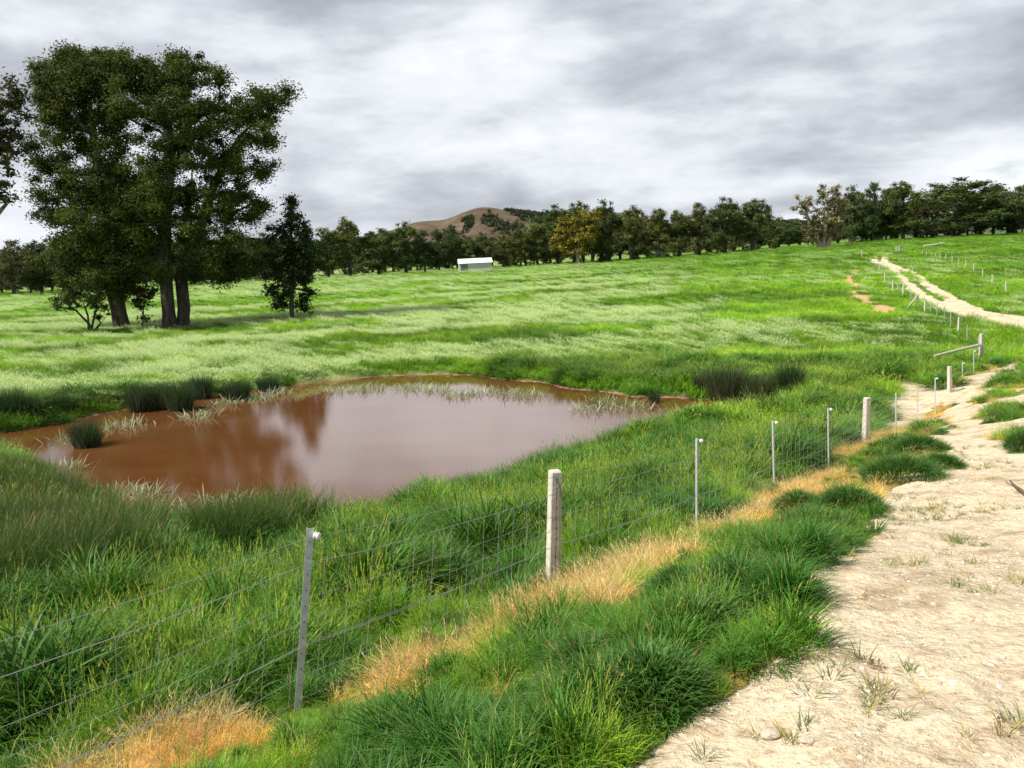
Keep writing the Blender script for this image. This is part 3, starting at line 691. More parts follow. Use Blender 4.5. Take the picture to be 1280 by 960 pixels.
def treeline():
    protos = []
    for k, (kind, c) in enumerate([(0, 0), (1, 1), (2, 2), (3, 3), (0, 4), (1, 0), (0, 2), (3, 1), (2, 3)]):
        protos.append(unit_tree(100+k, kind, TREEC[c]))
    # (px, top py, width px, distance, proto, where)
    L = [(-40, 300, 60, 262, 0, 'dark bushy tree low on the left edge behind the sparse gum'), (12, 298, 50, 255, 4, 'dark treeline tree at the far left below the hanging gum limbs'), (48, 300, 46, 262, 6, 'low dark tree in the gap left of the big gums'),
         (88, 305, 44, 270, 0, None), (130, 300, 44, 275, 4, None), (180, 300, 44, 280, 6, None), (228, 296, 44, 285, 0, None),
         (262, 300, 40, 292, 1, 'dark tree seen low behind the right flank of the largest gum'), (296, 292, 46, 300, 6, 'rounded dark tree in the gap between the largest gum and the young tree'), (330, 290, 40, 306, 5, 'dark tree directly behind the young tree, left side'),
         (385, 284, 34, 318, 2, 'dark tree just right of the young tree'), (408, 284, 34, 322, 1, 'grey green tree second to the right of the young tree'), (434, 272, 40, 325, 3, 'open topped tree with visible limbs, tallest between young tree and hills'),
         (472, 284, 48, 328, 0, 'rounded dark tree left of the brown hills'), (506, 277, 40, 332, 5, 'taller dark tree at the left foot of the brown hills'), (530, 288, 30, 336, 2, 'small pointed tree under the first brown hill'),
         (548, 286, 32, 338, 6, 'low rounded tree below the saddle of the brown hills'), (565, 283, 18, 338, 2, 'narrow spire shaped tree left of the white shed'), (584, 292, 30, 342, 0, 'low tree directly behind the white shed'),
         (604, 290, 26, 346, 5, 'dark tree rising over the right end of the white shed roof'), (628, 287, 34, 344, 4, 'olive tree just right of the white shed'), (650, 286, 28, 342, 8, 'olive pointed tree second right of the white shed'), 
         (672, 280, 34, 345, 1, 'grey green tree left of the tall dark tree beside the golden one'), (696, 254, 50, 348, 0, 'tall dark tree directly behind the golden tree on its left'), (728, 254, 36, 352, 7, 'brownish topped tree rising behind the golden tree'),
         (757, 250, 42, 345, 5, 'tall dark ragged tree directly right of the golden tree'), (788, 258, 38, 343, 3, 'open pale limbed tree second right of the golden tree'), (822, 261, 36, 340, 8, 'olive upright tree third right of the golden tree'),
         (848, 262, 30, 342, 1, 'thin ragged tree fourth right of the golden tree'), (874, 252, 40, 340, 4, 'broad tree with bare stems below, fifth right of the golden tree'), (907, 246, 44, 335, 5, 'tallest tree of the middle row, thick stem in the grass'),
         (940, 251, 42, 335, 7, 'gap topped tree at the right end of the middle row'), (972, 274, 34, 480, 0, 'low distant tree in the dip right of the middle row'), (1000, 276, 32, 470, 6, 'low distant tree left of the lone pale gum'),
         (1064, 232, 34, 325, 5, 'dark tree directly right of the lone pale gum'), (1092, 229, 32, 325, 2, 'upright dark tree second right of the lone pale gum'), (1108, 236, 26, 330, 1, 'slim dark tree third right of the lone pale gum'), (1130, 229, 46, 322, 7, 'dark open stemmed tree left of the broad round tree'),
         (1194, 221, 92, 312, 0, 'broadest round green tree in the row above the far track'), (1243, 233, 46, 322, 6, 'dark brownish tree just right of the broadest round tree'), (1270, 231, 44, 322, 4, 'brown tinged tree at the right edge of the photo'), (1300, 228, 50, 325, 1, 'tall tree cut by the right edge of the photo')]
    r = np.random.RandomState(77)
    def put(px, top, w, Y, pr, label, group, rz=None):
        b = base_at(px, Y); # the pixel row of the base gives the height of the tree
        ty = at(px, top, Y)[2]; H = ty-b[2]
        x = at(px, top+30, Y)[0]; b = np.array([x, Y, hz(x, Y)])
        tm, cm = protos[pr]
        e = make_tree('gum_tree', b-[0, 0, .1], tm, cm, M_BARK, label, group)
        sx = w/F*Y/11.5
        e.scale = (sx, sx, H/15.6); e.rotation_euler.z = r.uniform(0, 6.28) if rz is None else rz
        return e
    for px, top, w, Y, pr, lab in L:
        if lab is None: put(px, top, w*1.15, Y, pr, 'dark treeline tree hidden in the gloom behind the big gums', 'treeline trees screened by the big gums')
        else: put(px, top, w*1.28, Y, pr, lab, 'gum trees along the far side of the field')
    # darker second row closing the gaps
    k = 0
    for px in np.arange(-90, 1400, 15.):
        if 957 < px < 1040: continue
        px2 = px+r.uniform(-6, 6)
        hzn = 319+(640-px2)*.0489
        top = hzn-r.uniform(28, 40) if px2 < 680 or px2 > 950 else hzn-r.uniform(34, 50)
        if px2 > 1040: top = hzn-r.uniform(42, 62)
        if 490 < px2 < 660: top = hzn-r.uniform(20, 28)
        Yr = 385+r.uniform(-12, 22)-(90 if px2 < 250 else 0)-(40 if px2 > 1040 else 0)
        put(px2, top, r.uniform(40, 54), Yr, [0, 6, 5, 2, 4][r.randint(5)], 'dark tree in the second row closing gaps of the treeline', 'second row of the treeline')
    for px in np.arange(236, 1330, 17.):
        if 565 < px < 622 or 975 < px < 1060: continue
        if px > 700 and r.rand() < .35: continue
        px2 = px+r.uniform(-6, 6); Ys = (352 if px > 330 else 318)+r.uniform(-4, 22); b = base_at(px2, Ys); tm, cm = protos[[0, 4, 6][r.randint(3)]]
        e = make_tree('shrub', b-[0, 0, 1.0], tm, cm, M_BARK, 'low dark scrub growing between the trunks of the treeline', 'scrub under the treeline', 'shrub')
        h_ = r.uniform(.24, .40); e.scale = (h_*r.uniform(1.2, 1.7), h_*1.3, h_); e.rotation_euler.z = r.uniform(0, 6.28)
    for px in np.arange(950, 1050, 12.):
        hzn = 319+(640-px)*.0489
        put(px, hzn-r.uniform(16, 24), 34, 500+r.uniform(-20, 30), [0, 6, 4][r.randint(3)], 'small far tree closing the dip beside the lone pale gum', 'far trees in the dip')
treeline()

# ------------------------------------------------------------------ grass blades
def blades(r, N, root_r, len_rng, width, lean, curl, col, tipcol=None, var=.25, seg=4, stiff=False, outward=.6, dome=0.):
    """N tapered, arching blades; returns V, quads, tris, colours"""
    th = r.uniform(0, 2*math.pi, N); rr_ = root_r*np.sqrt(r.rand(N))
    P0 = np.stack([rr_*np.cos(th), rr_*np.sin(th), dome*(1-(rr_/max(root_r, 1e-6))**2)-.02], 1)
    dirn = th+r.randn(N)*(1.6*(1-outward)+.25); L = r.uniform(len_rng[0], len_rng[1], N)
    a0 = np.abs(r.randn(N))*lean*.5+lean*.55*(rr_/max(root_r, 1e-6))      # lean from the vertical
    a1 = a0+curl*r.uniform(.4, 1.4, N)
    ts = np.linspace(0, 1, seg+1); P = [P0]; D = np.stack([np.cos(dirn), np.sin(dirn)], 1)
    for k in range(seg):
        a = a0+(a1-a0)*((ts[k]+ts[k+1])/2)**1.4
        a = np.minimum(a, 2.5); st = L/seg
        P.append(P[-1]+np.stack([D[:, 0]*np.sin(a)*st, D[:, 1]*np.sin(a)*st, np.cos(a)*st], 1))
    face = dirn+math.pi/2+r.randn(N)*.7; S = np.stack([np.cos(face), np.sin(face), np.zeros(N)], 1)
    w0 = width*r.uniform(.6, 1.3, N)
    V = []; prof = [.75, 1., .9, .62, .3, .2][:seg]
    for k in range(seg):
        V.append(P[k]-S*(w0*prof[k]/2)[:, None]); V.append(P[k]+S*(w0*prof[k]/2)[:, None])
    V.append(P[seg]); V = np.stack(V, 1); nv = V.shape[1]       # N, nv, 3
    V = V.reshape(-1, 3); b = np.arange(N)[:, None]*nv
    Q = np.concatenate([b+np.array([[2*k, 2*k+1, 2*k+3, 2*k+2]]) for k in range(seg-1)])
    T = b+np.array([[2*seg-2, 2*seg-1, 2*seg]])
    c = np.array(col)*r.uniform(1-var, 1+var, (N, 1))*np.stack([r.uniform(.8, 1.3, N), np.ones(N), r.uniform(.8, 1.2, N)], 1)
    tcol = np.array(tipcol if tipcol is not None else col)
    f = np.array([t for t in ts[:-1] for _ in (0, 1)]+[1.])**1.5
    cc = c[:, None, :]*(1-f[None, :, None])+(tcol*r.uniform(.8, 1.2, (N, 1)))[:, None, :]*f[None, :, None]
    return V, Q, T, cc.reshape(-1, 3), P
def heads(r, P, frac, size, wid, col, feather=6):
    """seed heads: little bunches of spikelets along the last stretch of some stems"""
    N = len(P[0]); pick = np.where(r.rand(N) < frac)[0]
    tip = P[-1][pick]; d = P[-1][pick]-P[-2][pick]; d /= np.linalg.norm(d, axis=1, keepdims=True)+1e-9
    V = []; T = []; n_ = 0; M = len(pick)
    if M == 0: return np.zeros((0, 3)), np.zeros((0, 3), int), np.zeros((0, 3))
    L = size*r.uniform(.6, 1.3, M)
    Vs = []
    for k in range(feather):
        o = tip-d*(L*(1-k/feather))[:, None]; s = r.randn(M, 3); s -= (s*d).sum(1, keepdims=True)*d; s /= np.linalg.norm(s, axis=1, keepdims=True)+1e-9
        e = o+d*(L*.45)[:, None]+s*(wid*(1.1-k/feather))*r.uniform(.5, 1.3, (M, 1)); s2 = np.cross(d, s)
        Vs += [o-s2*wid*.22, o+s2*wid*.22, e]
    V = np.stack(Vs, 1).reshape(-1, 3); T = np.arange(len(V)).reshape(-1, 3)
    c = np.repeat(np.array(col)*r.uniform(.75, 1.25, (M, 1)), feather*3, 0)
    return V, T, c
def tuft(name, r, layers):
    mb = MB(); cols = []
    for kw in layers:
        hd = kw.pop('hd', None); rep = kw.pop('spread', None)
        V, Q, T, c, P = blades(r, **kw)
        if rep:                      # a patch of turf: shift each blade to its own place
            N = len(P[0]); off = np.stack([r.uniform(-rep, rep, N), r.uniform(-rep, rep, N), np.zeros(N)], 1)
            k = np.hypot(off[:, 0], off[:, 1]) > rep; off[k] *= .6
            V = V+np.repeat(off, len(V)//N, 0); P = [p+off for p in P]
        mb.add(V, Q, T); cols.append(c)
        if hd:
            V, T, c = heads(r, P, *hd)
            if len(V): mb.add(V, None, T); cols.append(c)
    return mb.mesh(name, dict(col=np.vstack(cols)))
def scatter(name, label, protos, P, rot, scl, idx, tint, mat_, cat='grass'):
    col = bpy.data.collections.new(name+'_pieces')
    for me in protos:
        if not me.materials: me.materials.append(mat_)
        col.objects.link(bpy.data.objects.new(name+'_piece', me))
    N = len(P); me = bpy.data.meshes.new(name); me.vertices.add(N); me.vertices.foreach_set('co', np.asarray(P, np.float32).ravel())
    a = me.attributes.new('rot', 'FLOAT_VECTOR', 'POINT'); a.data.foreach_set('vector', np.asarray(rot, np.float32).ravel())
    a = me.attributes.new('scl', 'FLOAT_VECTOR', 'POINT'); a.data.foreach_set('vector', np.asarray(scl, np.float32).ravel())
    a = me.attributes.new('idx', 'INT', 'POINT'); a.data.foreach_set('value', np.asarray(idx, np.int32))
    a = me.attributes.new('tint', 'FLOAT_COLOR', 'POINT'); a.data.foreach_set('color', np.concatenate([tint, np.ones((N, 1))], 1).astype(np.float32).ravel())
    me.update(); o = link(name, me)
    g = bpy.data.node_groups.new(name+'_scatter', 'GeometryNodeTree')
    g.interface.new_socket('Geometry', in_out='INPUT', socket_type='NodeSocketGeometry'); g.interface.new_socket('Geometry', in_out='OUTPUT', socket_type='NodeSocketGeometry')
    gi = g.nodes.new('NodeGroupInput'); go = g.nodes.new('NodeGroupOutput'); ci = g.nodes.new('GeometryNodeCollectionInfo')
    ci.inputs['Collection'].default_value = col; ci.inputs['Separate Children'].default_value = True; ci.inputs['Reset Children'].default_value = True
    ip = g.nodes.new('GeometryNodeInstanceOnPoints'); ip.inputs['Pick Instance'].default_value = True
    g.links.new(gi.outputs[0], ip.inputs['Points']); g.links.new(ci.outputs[0], ip.inputs['Instance'])
    for nm, dt, sock in (('rot', 'FLOAT_VECTOR', 'Rotation'), ('scl', 'FLOAT_VECTOR', 'Scale'), ('idx', 'INT', 'Instance Index')):
        na = g.nodes.new('GeometryNodeInputNamedAttribute'); na.data_type = dt; na.inputs['Name'].default_value = nm
        out = [x for x in na.outputs if x.enabled and x.name == 'Attribute'][0]; g.links.new(out, ip.inputs[sock])
    g.links.new(ip.outputs[0], go.inputs[0])
    md = o.modifiers.new('scatter', 'NODES'); md.node_group = g
    tag(o, label, cat, kind='stuff'); return o
def ring_pts(r, r0, r1, dens, half):
    n = int(dens*half*(r1*r1-r0*r0)); rad = np.sqrt(r.uniform(r0*r0, r1*r1, n)); a = r.uniform(-half, half, n)
    return rad*np.sin(a), rad*np.cos(a)
def patchf(x, y, L):
    f = np.zeros(x.shape)
    for (cx_, cy_), rr_, w in L: f = np.maximum(f, w*(1-sstep(.55, 1.15, np.hypot(x-cx_, (y-cy_)*.8)/rr_+(fbm(x, y, .7, 2, 61)-.5)*.5)))
    return f
# darker, taller stands on the near bank (pixel of the stand's foot, radius m, strength)
STAND = [(hitz(px, py)[:2], rr_, w) for px, py, rr_, w in [(20, 700, 1.7, 1.), (70, 690, 1.5, 1.), (110, 745, 1.0, .8), (40, 790, 1.3, .8), (130, 700, 1.4, .8), (0, 640, 2.5, 1.), (60, 640, 2.3, .9), (470, 760, .8, .9), (520, 730, .9, .8), (610, 715, .8, 1.), (560, 700, 1.0, .6),
        (640, 690, .6, .8), (300, 690, 1.2, .5), (360, 665, 1.2, .6), (930, 610, .8, .7), (1000, 590, .9, .8), (860, 620, .9, .6), (780, 640, 1.0, .5), (60, 900, .6, .8), (150, 860, .6, .6), (260, 800, .7, .5), (940, 575, 1.4, .7), (1040, 560, 1.1, .7), (1060, 540, 1.2, .6), (330, 760, .6, .5), (1200, 480, 1.3, .6), (1180, 452, 1.5, .7)]]
REEDS = [(hitz(px, py)[:2], rr_, 1.) for px, py, rr_ in [(10, 690, 1.5), (60, 700, 1.3), (95, 735, .9), (30, 760, 1.0), (0, 620, 2.4), (40, 630, 2.2), (120, 690, 1.1), (170, 672, .8), (310, 690, .8), (350, 676, .7)]]
def grass_tints(r, x, y, big):
    a = fbm(x, y, 3.2 if big else 1.1, 4, 71); b = fbm(x, y, .9 if big else .35, 3, 72)
    t = np.clip((a-.5)*3.4+(b-.5)*1.8+.54+r.randn(len(x))*.13, 0, 1)[:, None]
    return np.array([.85, .92, .72])*(1-t)+np.array([1.75, 1.62, .70])*t, t[:, 0]
def FENX(y): return np.interp(y, FL[:, 1], FL[:, 0])
def sward():
    r = np.random.RandomState(3)
    LUSH = (.046, .158, .013); FINE = (.120, .265, .022); SEED = (.30, .38, .13)
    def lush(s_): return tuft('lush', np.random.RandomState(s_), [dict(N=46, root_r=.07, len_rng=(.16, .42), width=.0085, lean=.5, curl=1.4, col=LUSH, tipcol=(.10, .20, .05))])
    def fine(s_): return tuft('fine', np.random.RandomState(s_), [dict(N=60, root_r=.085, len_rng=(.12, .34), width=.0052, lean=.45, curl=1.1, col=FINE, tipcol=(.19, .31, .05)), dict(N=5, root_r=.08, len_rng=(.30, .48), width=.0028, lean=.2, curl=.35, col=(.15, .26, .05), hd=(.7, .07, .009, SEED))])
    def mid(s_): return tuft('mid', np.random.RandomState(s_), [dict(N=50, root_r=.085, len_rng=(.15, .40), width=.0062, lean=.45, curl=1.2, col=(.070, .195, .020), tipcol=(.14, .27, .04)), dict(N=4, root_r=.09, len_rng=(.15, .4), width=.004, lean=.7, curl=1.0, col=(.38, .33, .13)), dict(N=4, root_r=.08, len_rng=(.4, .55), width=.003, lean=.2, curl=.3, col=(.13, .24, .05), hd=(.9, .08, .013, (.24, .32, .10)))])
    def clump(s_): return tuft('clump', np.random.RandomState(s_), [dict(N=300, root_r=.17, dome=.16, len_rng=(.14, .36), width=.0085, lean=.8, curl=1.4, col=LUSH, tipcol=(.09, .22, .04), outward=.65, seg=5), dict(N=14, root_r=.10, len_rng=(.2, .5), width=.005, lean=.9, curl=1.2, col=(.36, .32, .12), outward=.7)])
    near = [lush(1), lush(2), mid(3), mid(4), fine(5), fine(6), clump(7), clump(8)]
    def reed(s_): return tuft('reed', np.random.RandomState(s_), [dict(N=120, root_r=.13, len_rng=(.35, .95), width=.0055, lean=.22, curl=.35, col=(.040, .112, .014), tipcol=(.08, .17, .03), outward=.4), dict(N=14, root_r=.13, len_rng=(.5, 1.0), width=.0045, lean=.3, curl=.6, col=(.15, .17, .05), tipcol=(.26, .22, .10), outward=.3, hd=(.5, .07, .010, (.24, .19, .09)))])
    near += [reed(9), reed(10)]
    X, Y = [], []
    for r0, r1, dn, hf in [(1.2, 7, 185, .95), (7, 13, 115, .72), (13, 22, 62, .66), (22, 40, 24, .62)]:
        a, b = ring_pts(r, r0, r1, dn, hf); X.append(a); Y.append(b)
    x = np.concatenate(X); y = np.concatenate(Y); mk = masks(x, y); rr_ = np.hypot(x, y)
    keep = (mk['sd'] > .12) & (mk['dirt']+r.randn(len(x))*.12 < .35) & (r.rand(len(x)) > mk['dry']*.95)
    worn = mk['worn']*(mk['fd'] > 1.0)
    inv = sdist(x, y, TRACK); vg = (inv < 1.6) & (rr_ > 9.5)
    keep &= ~(vg & (r.rand(len(x)) < .68*sstep(.43, .55, fbm(x, y, 1.2, 3, 44))+.10))
    x, y, rr_, vg, inv = x[keep], y[keep], rr_[keep], vg[keep], inv[keep]; mk = {k: v[keep] for k, v in mk.items()}; N = len(x)
    st = patchf(x, y, STAND); tint, t = grass_tints(r, x, y, False)
    k = np.clip(t-st*.8+.10*(mk['sd'] < 3), 0, 1)+r.randn(N)*.15
    idx = np.where(k < .30, r.randint(0, 2, N), np.where(k < .56, r.randint(2, 4, N), r.randint(4, 6, N)))
    cl = fbm(x, y, .55, 3, 66); cl0 = fbm(x, y, 1.8, 3, 67)
    bigc = (r.rand(N) < .045*(1+1.5*(cl0 > .52)))
    idx = np.where(bigc, r.randint(6, 8, N), idx)
    s_ = r.uniform(.75, 1.1, N)*np.where(bigc, 1.15, 1.)*(.55+.95*sstep(.30, .68, cl))*(1+.50*st)*(1-.25*(1-sstep(.3, 1.5, mk['sd'])))
    side = (x-FENX(y)) > 0          # between fence and track the sward is short and trodden
    s_ *= np.where(side, .50*(.6+.4*sstep(.1, .6, mk['fd'])), .62+.38*sstep(.1, 1.3, mk['fd']+.15*st))
    s_ *= 1-.45*vg*(1-sstep(-.5, .6, mk['fd']-99)); s_ = np.where(vg, s_*.75, s_)
    s_ *= 1+.5*sstep(20, 38, rr_)*.4
    wd = s_*(1+.9*sstep(8, 30, rr_))       # fewer but broader tufts further off
    rs_ = patchf(x, y, REEDS); fr = (1-sstep(.2, 2.2, mk['sd']+(fbm(x, y, 1.3, 3, 68)-.5)*2.2))*(y < 27)*(x > -7)*.55
    isr = (r.rand(N) < np.maximum(rs_*.55, fr*.5)); idx = np.where(isr, r.randint(8, 10, N), idx); s_ = np.where(isr, r.uniform(.75, 1.15, N)*np.where(rs_ > .2, 1.15, .62), s_)
    wd = np.where(isr, s_*1.1, wd)
    farb = (y > 24)*(1-sstep(1.2, 4.5, mk['sd'])); tint = tint*(1-.40*farb[:, None])  # far bank tint: lush dark green, with the bank's shading painted in
    tint = np.where(isr[:, None], .8+.25*tint, tint)
    tint = np.where(bigc[:, None], .35+.55*tint, tint)*(1-.30*st[:, None]); tint = np.where(vg[:, None], tint*[1.5, 1.15, .9], tint)
    rot = np.stack([r.randn(N)*.12, r.randn(N)*.12, r.uniform(0, 6.28, N)], 1)
    # wind lays the sward over towards the right
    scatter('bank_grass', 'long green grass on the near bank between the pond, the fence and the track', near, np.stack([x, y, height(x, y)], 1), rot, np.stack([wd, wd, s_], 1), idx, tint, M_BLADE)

    # straw coloured sprayed grass along the fence
    ST = (.80, .48, .075)
    dryp = [tuft('dry', np.random.RandomState(40+k), [dict(N=60, root_r=.09, len_rng=(.10, .30), width=.0045, lean=.8, curl=1.5, col=ST, tipcol=(.74, .55, .20), var=.4, outward=.2), dict(N=14, root_r=.08, len_rng=(.2, .42), width=.003, lean=.45, curl=.9, col=(.55, .40, .16), hd=(.6, .07, .010, (.60, .45, .22)))]) for k in range(3)]
    X, Y = [], []
    for r0, r1, dn, hf in [(1.5, 9, 260, .8), (9, 22, 90, .66), (22, 40, 40, .62)]:
        a, b = ring_pts(r, r0, r1, dn, hf); X.append(a); Y.append(b)
    x = np.concatenate(X); y = np.concatenate(Y); mk = masks(x, y)
    nz = fbm(x, y, .5, 3, 82)
    keep = ((r.rand(len(x)) < mk['dry']*1.0) & (mk['dirt'] < .4)) | ((r.rand(len(x)) < .03*sstep(.5, .6, nz)) & (mk['fd'] < 1.6)) | ((r.rand(len(x)) < .28*mk['worn']*sstep(.42, .58, nz)) & (np.hypot(x, y) > 9.5) & (mk['dirt'] < .8)) | ((r.rand(len(x)) < .02) & (mk['sd'] < 2.5) & (mk['sd'] > .2))
    keep &= mk['sd'] > .2
    x, y = x[keep], y[keep]; N = len(x); dd = mk['dry'][keep]; s_ = r.uniform(.45, .95, N)*np.where(dd > .3, 1, .8)*(.50+.50*sstep(.05, .45, mk['fd'][keep])); rr_ = np.hypot(x, y); wd = s_*(1+.5*sstep(8, 30, rr_))
    v = r.uniform(.75, 1.25, (N, 1)); t = sstep(.35, .65, fbm(x, y, .45, 3, 83))[:, None]
    tint = v*(np.array([1.08, 1.22, 1.40])*t+np.array([1.0, .90, .75])*(1-t))
    scatter('dry_grass', 'straw yellow dead grass in a strip along the foot of the fence', dryp, np.stack([x, y, height(x, y)], 1), np.stack([r.randn(N)*.25, r.randn(N)*.25, r.uniform(0, 6.28, N)], 1), np.stack([wd, wd, s_], 1), r.randint(0, 3, N), tint, M_BLADE)

    # open field: broad patches of windblown pasture, some with pale feathery heads
    def pat(s_, pale):
        rr2 = np.random.RandomState(s_)
        if pale: return tuft('pale', rr2, [dict(N=150, root_r=.02, len_rng=(.2, .42), width=.013, lean=.4, curl=.9, col=(.13, .27, .035), tipcol=(.28, .38, .10), spread=.5, seg=3), dict(N=90, root_r=.02, len_rng=(.38, .56), width=.006, lean=.45, curl=.8, col=(.24, .34, .10), spread=.5, seg=3, hd=(1., .14, .030, (.52, .62, .32), 5))])
        return tuft('green', rr2, [dict(N=230, root_r=.02, len_rng=(.16, .44), width=.014, lean=.4, curl=.9, col=(.075, .205, .012), tipcol=(.15, .29, .030), spread=.5, seg=3), dict(N=12, root_r=.02, len_rng=(.38, .5), width=.006, lean=.4, curl=.6, col=(.20, .28, .09), spread=.5, seg=3, hd=(1., .1, .02, (.35, .40, .18), 4))])
    pr = [pat(50, 0), pat(51, 0), pat(52, 0), pat(53, 1), pat(54, 1)]
    X, Y = [], []
    for r0, r1, dn, hf in [(24, 42, 7.5, .64), (42, 70, 4.2, .64), (70, 120, 1.7, .62), (120, 230, .42, .62), (230, 420, .12, .62)]:
        a, b = ring_pts(r, r0, r1, dn, hf); X.append(a); Y.append(b)
    x = np.concatenate(X); y = np.concatenate(Y); mk = masks(x, y); rr_ = np.hypot(x, y)
    keep = (mk['sd'] > .35) & (mk['dirt'] < .08) & (mk['scar'] < .2) & ((rr_ > 36) | (mk['fd'] > 2.2)) & (mk['worn'] < .6)
    x, y, rr_ = x[keep], y[keep], rr_[keep]; N = len(x); pl = pale_f(x, y)
    idx = np.where(r.rand(N) < pl*.9, r.randint(3, 5, N), r.randint(0, 3, N))
    tint, t = grass_tints(r, x, y, True); pm = (idx > 2)[:, None]
    big = fbm(x, y, 14, 3, 91)[:, None]
    tint = np.where(pm, 1.2+.3*(tint/tint.mean()-.0)*.4+.0, tint*(.94+.50*sstep(.35, .65, big)))
    s_ = r.uniform(.7, 1.15, N)*(.65+.7*sstep(.3, .7, fbm(x, y, 2.5, 3, 97)))*(1-.3*sstep(100, 300, rr_)); wd = r.uniform(.8, 1.2, N)*(1+.5*sstep(60, 100, rr_)+1.2*sstep(110, 200, rr_)+1.6*sstep(220, 260, rr_))
    rot = np.stack([r.randn(N)*.06, .22+r.randn(N)*.08, r.randn(N)*.15], 1); rot[:, 2] += np.where(r.rand(N) < .5, 0, .4)
    scatter('pasture_grass', 'windblown green pasture with pale seed heads across the open field', pr, np.stack([x, y, height(x, y)-.02], 1), rot, np.stack([wd, wd, s_], 1), idx, tint, M_BLADE)

    # low scattered tufts on the stony track
    sp = [tuft('low', np.random.RandomState(60+k), [dict(N=26, root_r=.035, len_rng=(.03, .10), width=.0035, lean=.8, curl=.8, col=(.15, .22, .06), tipcol=(.26, .26, .11), var=.35)]) for k in range(3)]
    x, y = ring_pts(r, 1.8, 16, 60, .75); mk = masks(x, y); d_ = mk['dirt']
    nz = fbm(x, y, .55, 4, 95); ed = -sdist(x, y, TRACK)
    pr_ = .9*sstep(.60, .70, nz)+.35*(1-sstep(.0, .45, ed))
    for c, q in [(hitz(1180, 640)[:2], .55), (hitz(1200, 680)[:2], .22), (hitz(1190, 605)[:2], .45), (hitz(1050, 835)[:2], .09), (hitz(1040, 862)[:2], .08), (hitz(1005, 920)[:2], .10), (hitz(935, 935)[:2], .12)]: pr_ = np.maximum(pr_, 1.5*(1-sstep(.5, 1.1, np.hypot(x-c[0], y-c[1])/q)))
    keep = (d_ > .45) & (r.rand(len(x)) < pr_*.8)
    x, y = x[keep], y[keep]; N = len(x); s_ = r.uniform(.5, 1.3, N); tint = r.uniform(.7, 1.3, (N, 1))*np.where(r.rand(N, 1) < .4, np.array([[1.9, 1.25, 1.1]]), np.array([[.75, .9, .7]]))
    scatter('track_tufts', 'short sparse grass tufts scattered over the stony track', sp, np.stack([x, y, height(x, y)+.012], 1), np.stack([r.randn(N)*.1, r.randn(N)*.1, r.uniform(0, 6.28, N)], 1), np.stack([s_]*3, 1), r.randint(0, 3, N), tint, M_BLADE)
sward()

# ------------------------------------------------------------------ single plants
def plant(name, label, cat, base, r, layers, mat_=M_PLANT, group=None):
    o = link(name, tuft(name, r, layers), mat_); o.location = base; tag(o, label, cat, group); return o
def tussocks():
    L = [(755, 905, .26, 0.31, 'large dark green tussock at the lower end of the track edge, left of centre'), (812, 888, .24, 0.29, 'dark green tussock spilling over the lower track edge, right of the lowest one'), (735, 850, .2, 0.26, 'dark tussock between the dry patch and the lowest track edge'),
         (868, 800, .26, 0.27, 'green tussock on the track edge beside the galvanised post nearest the big white post'), (925, 752, .30, 0.29, 'broad green tussock bulging onto the track, middle of the row'), (858, 745, .22, 0.24, 'low green tussock between two dry grass patches'), (965, 700, .28, 0.25, 'arching green tussock under the third metal post'),
         (1020, 672, .42, 0.35, 'tall dark tussock halfway up the track edge'), (1062, 640, .40, 0.36, 'dark tussock leaning over the track near its narrowing'), (1000, 640, .3, 0.32, 'green tussock against the straw strip halfway up the fence'),
         (1130, 602, .55, 0.43, 'round green tussock at the neck of the track'), (1176, 584, .34, 0.30, 'low spreading tussock at the neck of the track, furthest right of the row'), (1150, 565, .5, 0.36, 'dark tussock beneath the second white post from the pond end'),
         (1285, 560, .34, 0.37, 'dark isolated tussock on the right edge of the photo')]
    r = np.random.RandomState(8)
    for k, (px, py, rad, h, lab) in enumerate(L):
        b = hitz(px, py); n_ = int(900+1500*rad)
        c = np.array((.034, .122, .014) if k % 3 else (.050, .150, .016))
        layers = [dict(N=int(n_*1.7), root_r=rad*.95, dome=h*.55, len_rng=(h*.30, h*.72), width=.0080, lean=.75, curl=1.4, col=tuple(c), tipcol=(.090, .20, .030), seg=5, outward=.62), dict(N=90, root_r=rad*1.0, dome=h*.4, len_rng=(h*.4, h*.7), width=.005, lean=.9, curl=1.1, col=(.34, .30, .12), seg=4, outward=.8),
                  dict(N=10, root_r=rad*.6, dome=h*.4, len_rng=(h*.6, h*1.1), width=.003, lean=.35, curl=.4, col=(.2, .22, .08), hd=(1., .07, .012, (.34, .22, .12), 7))]
        plant('grass_tussock', lab, 'grass tussock', b-[0, 0, .01], r, layers, group='grass tussocks along the track edge')
tussocks()
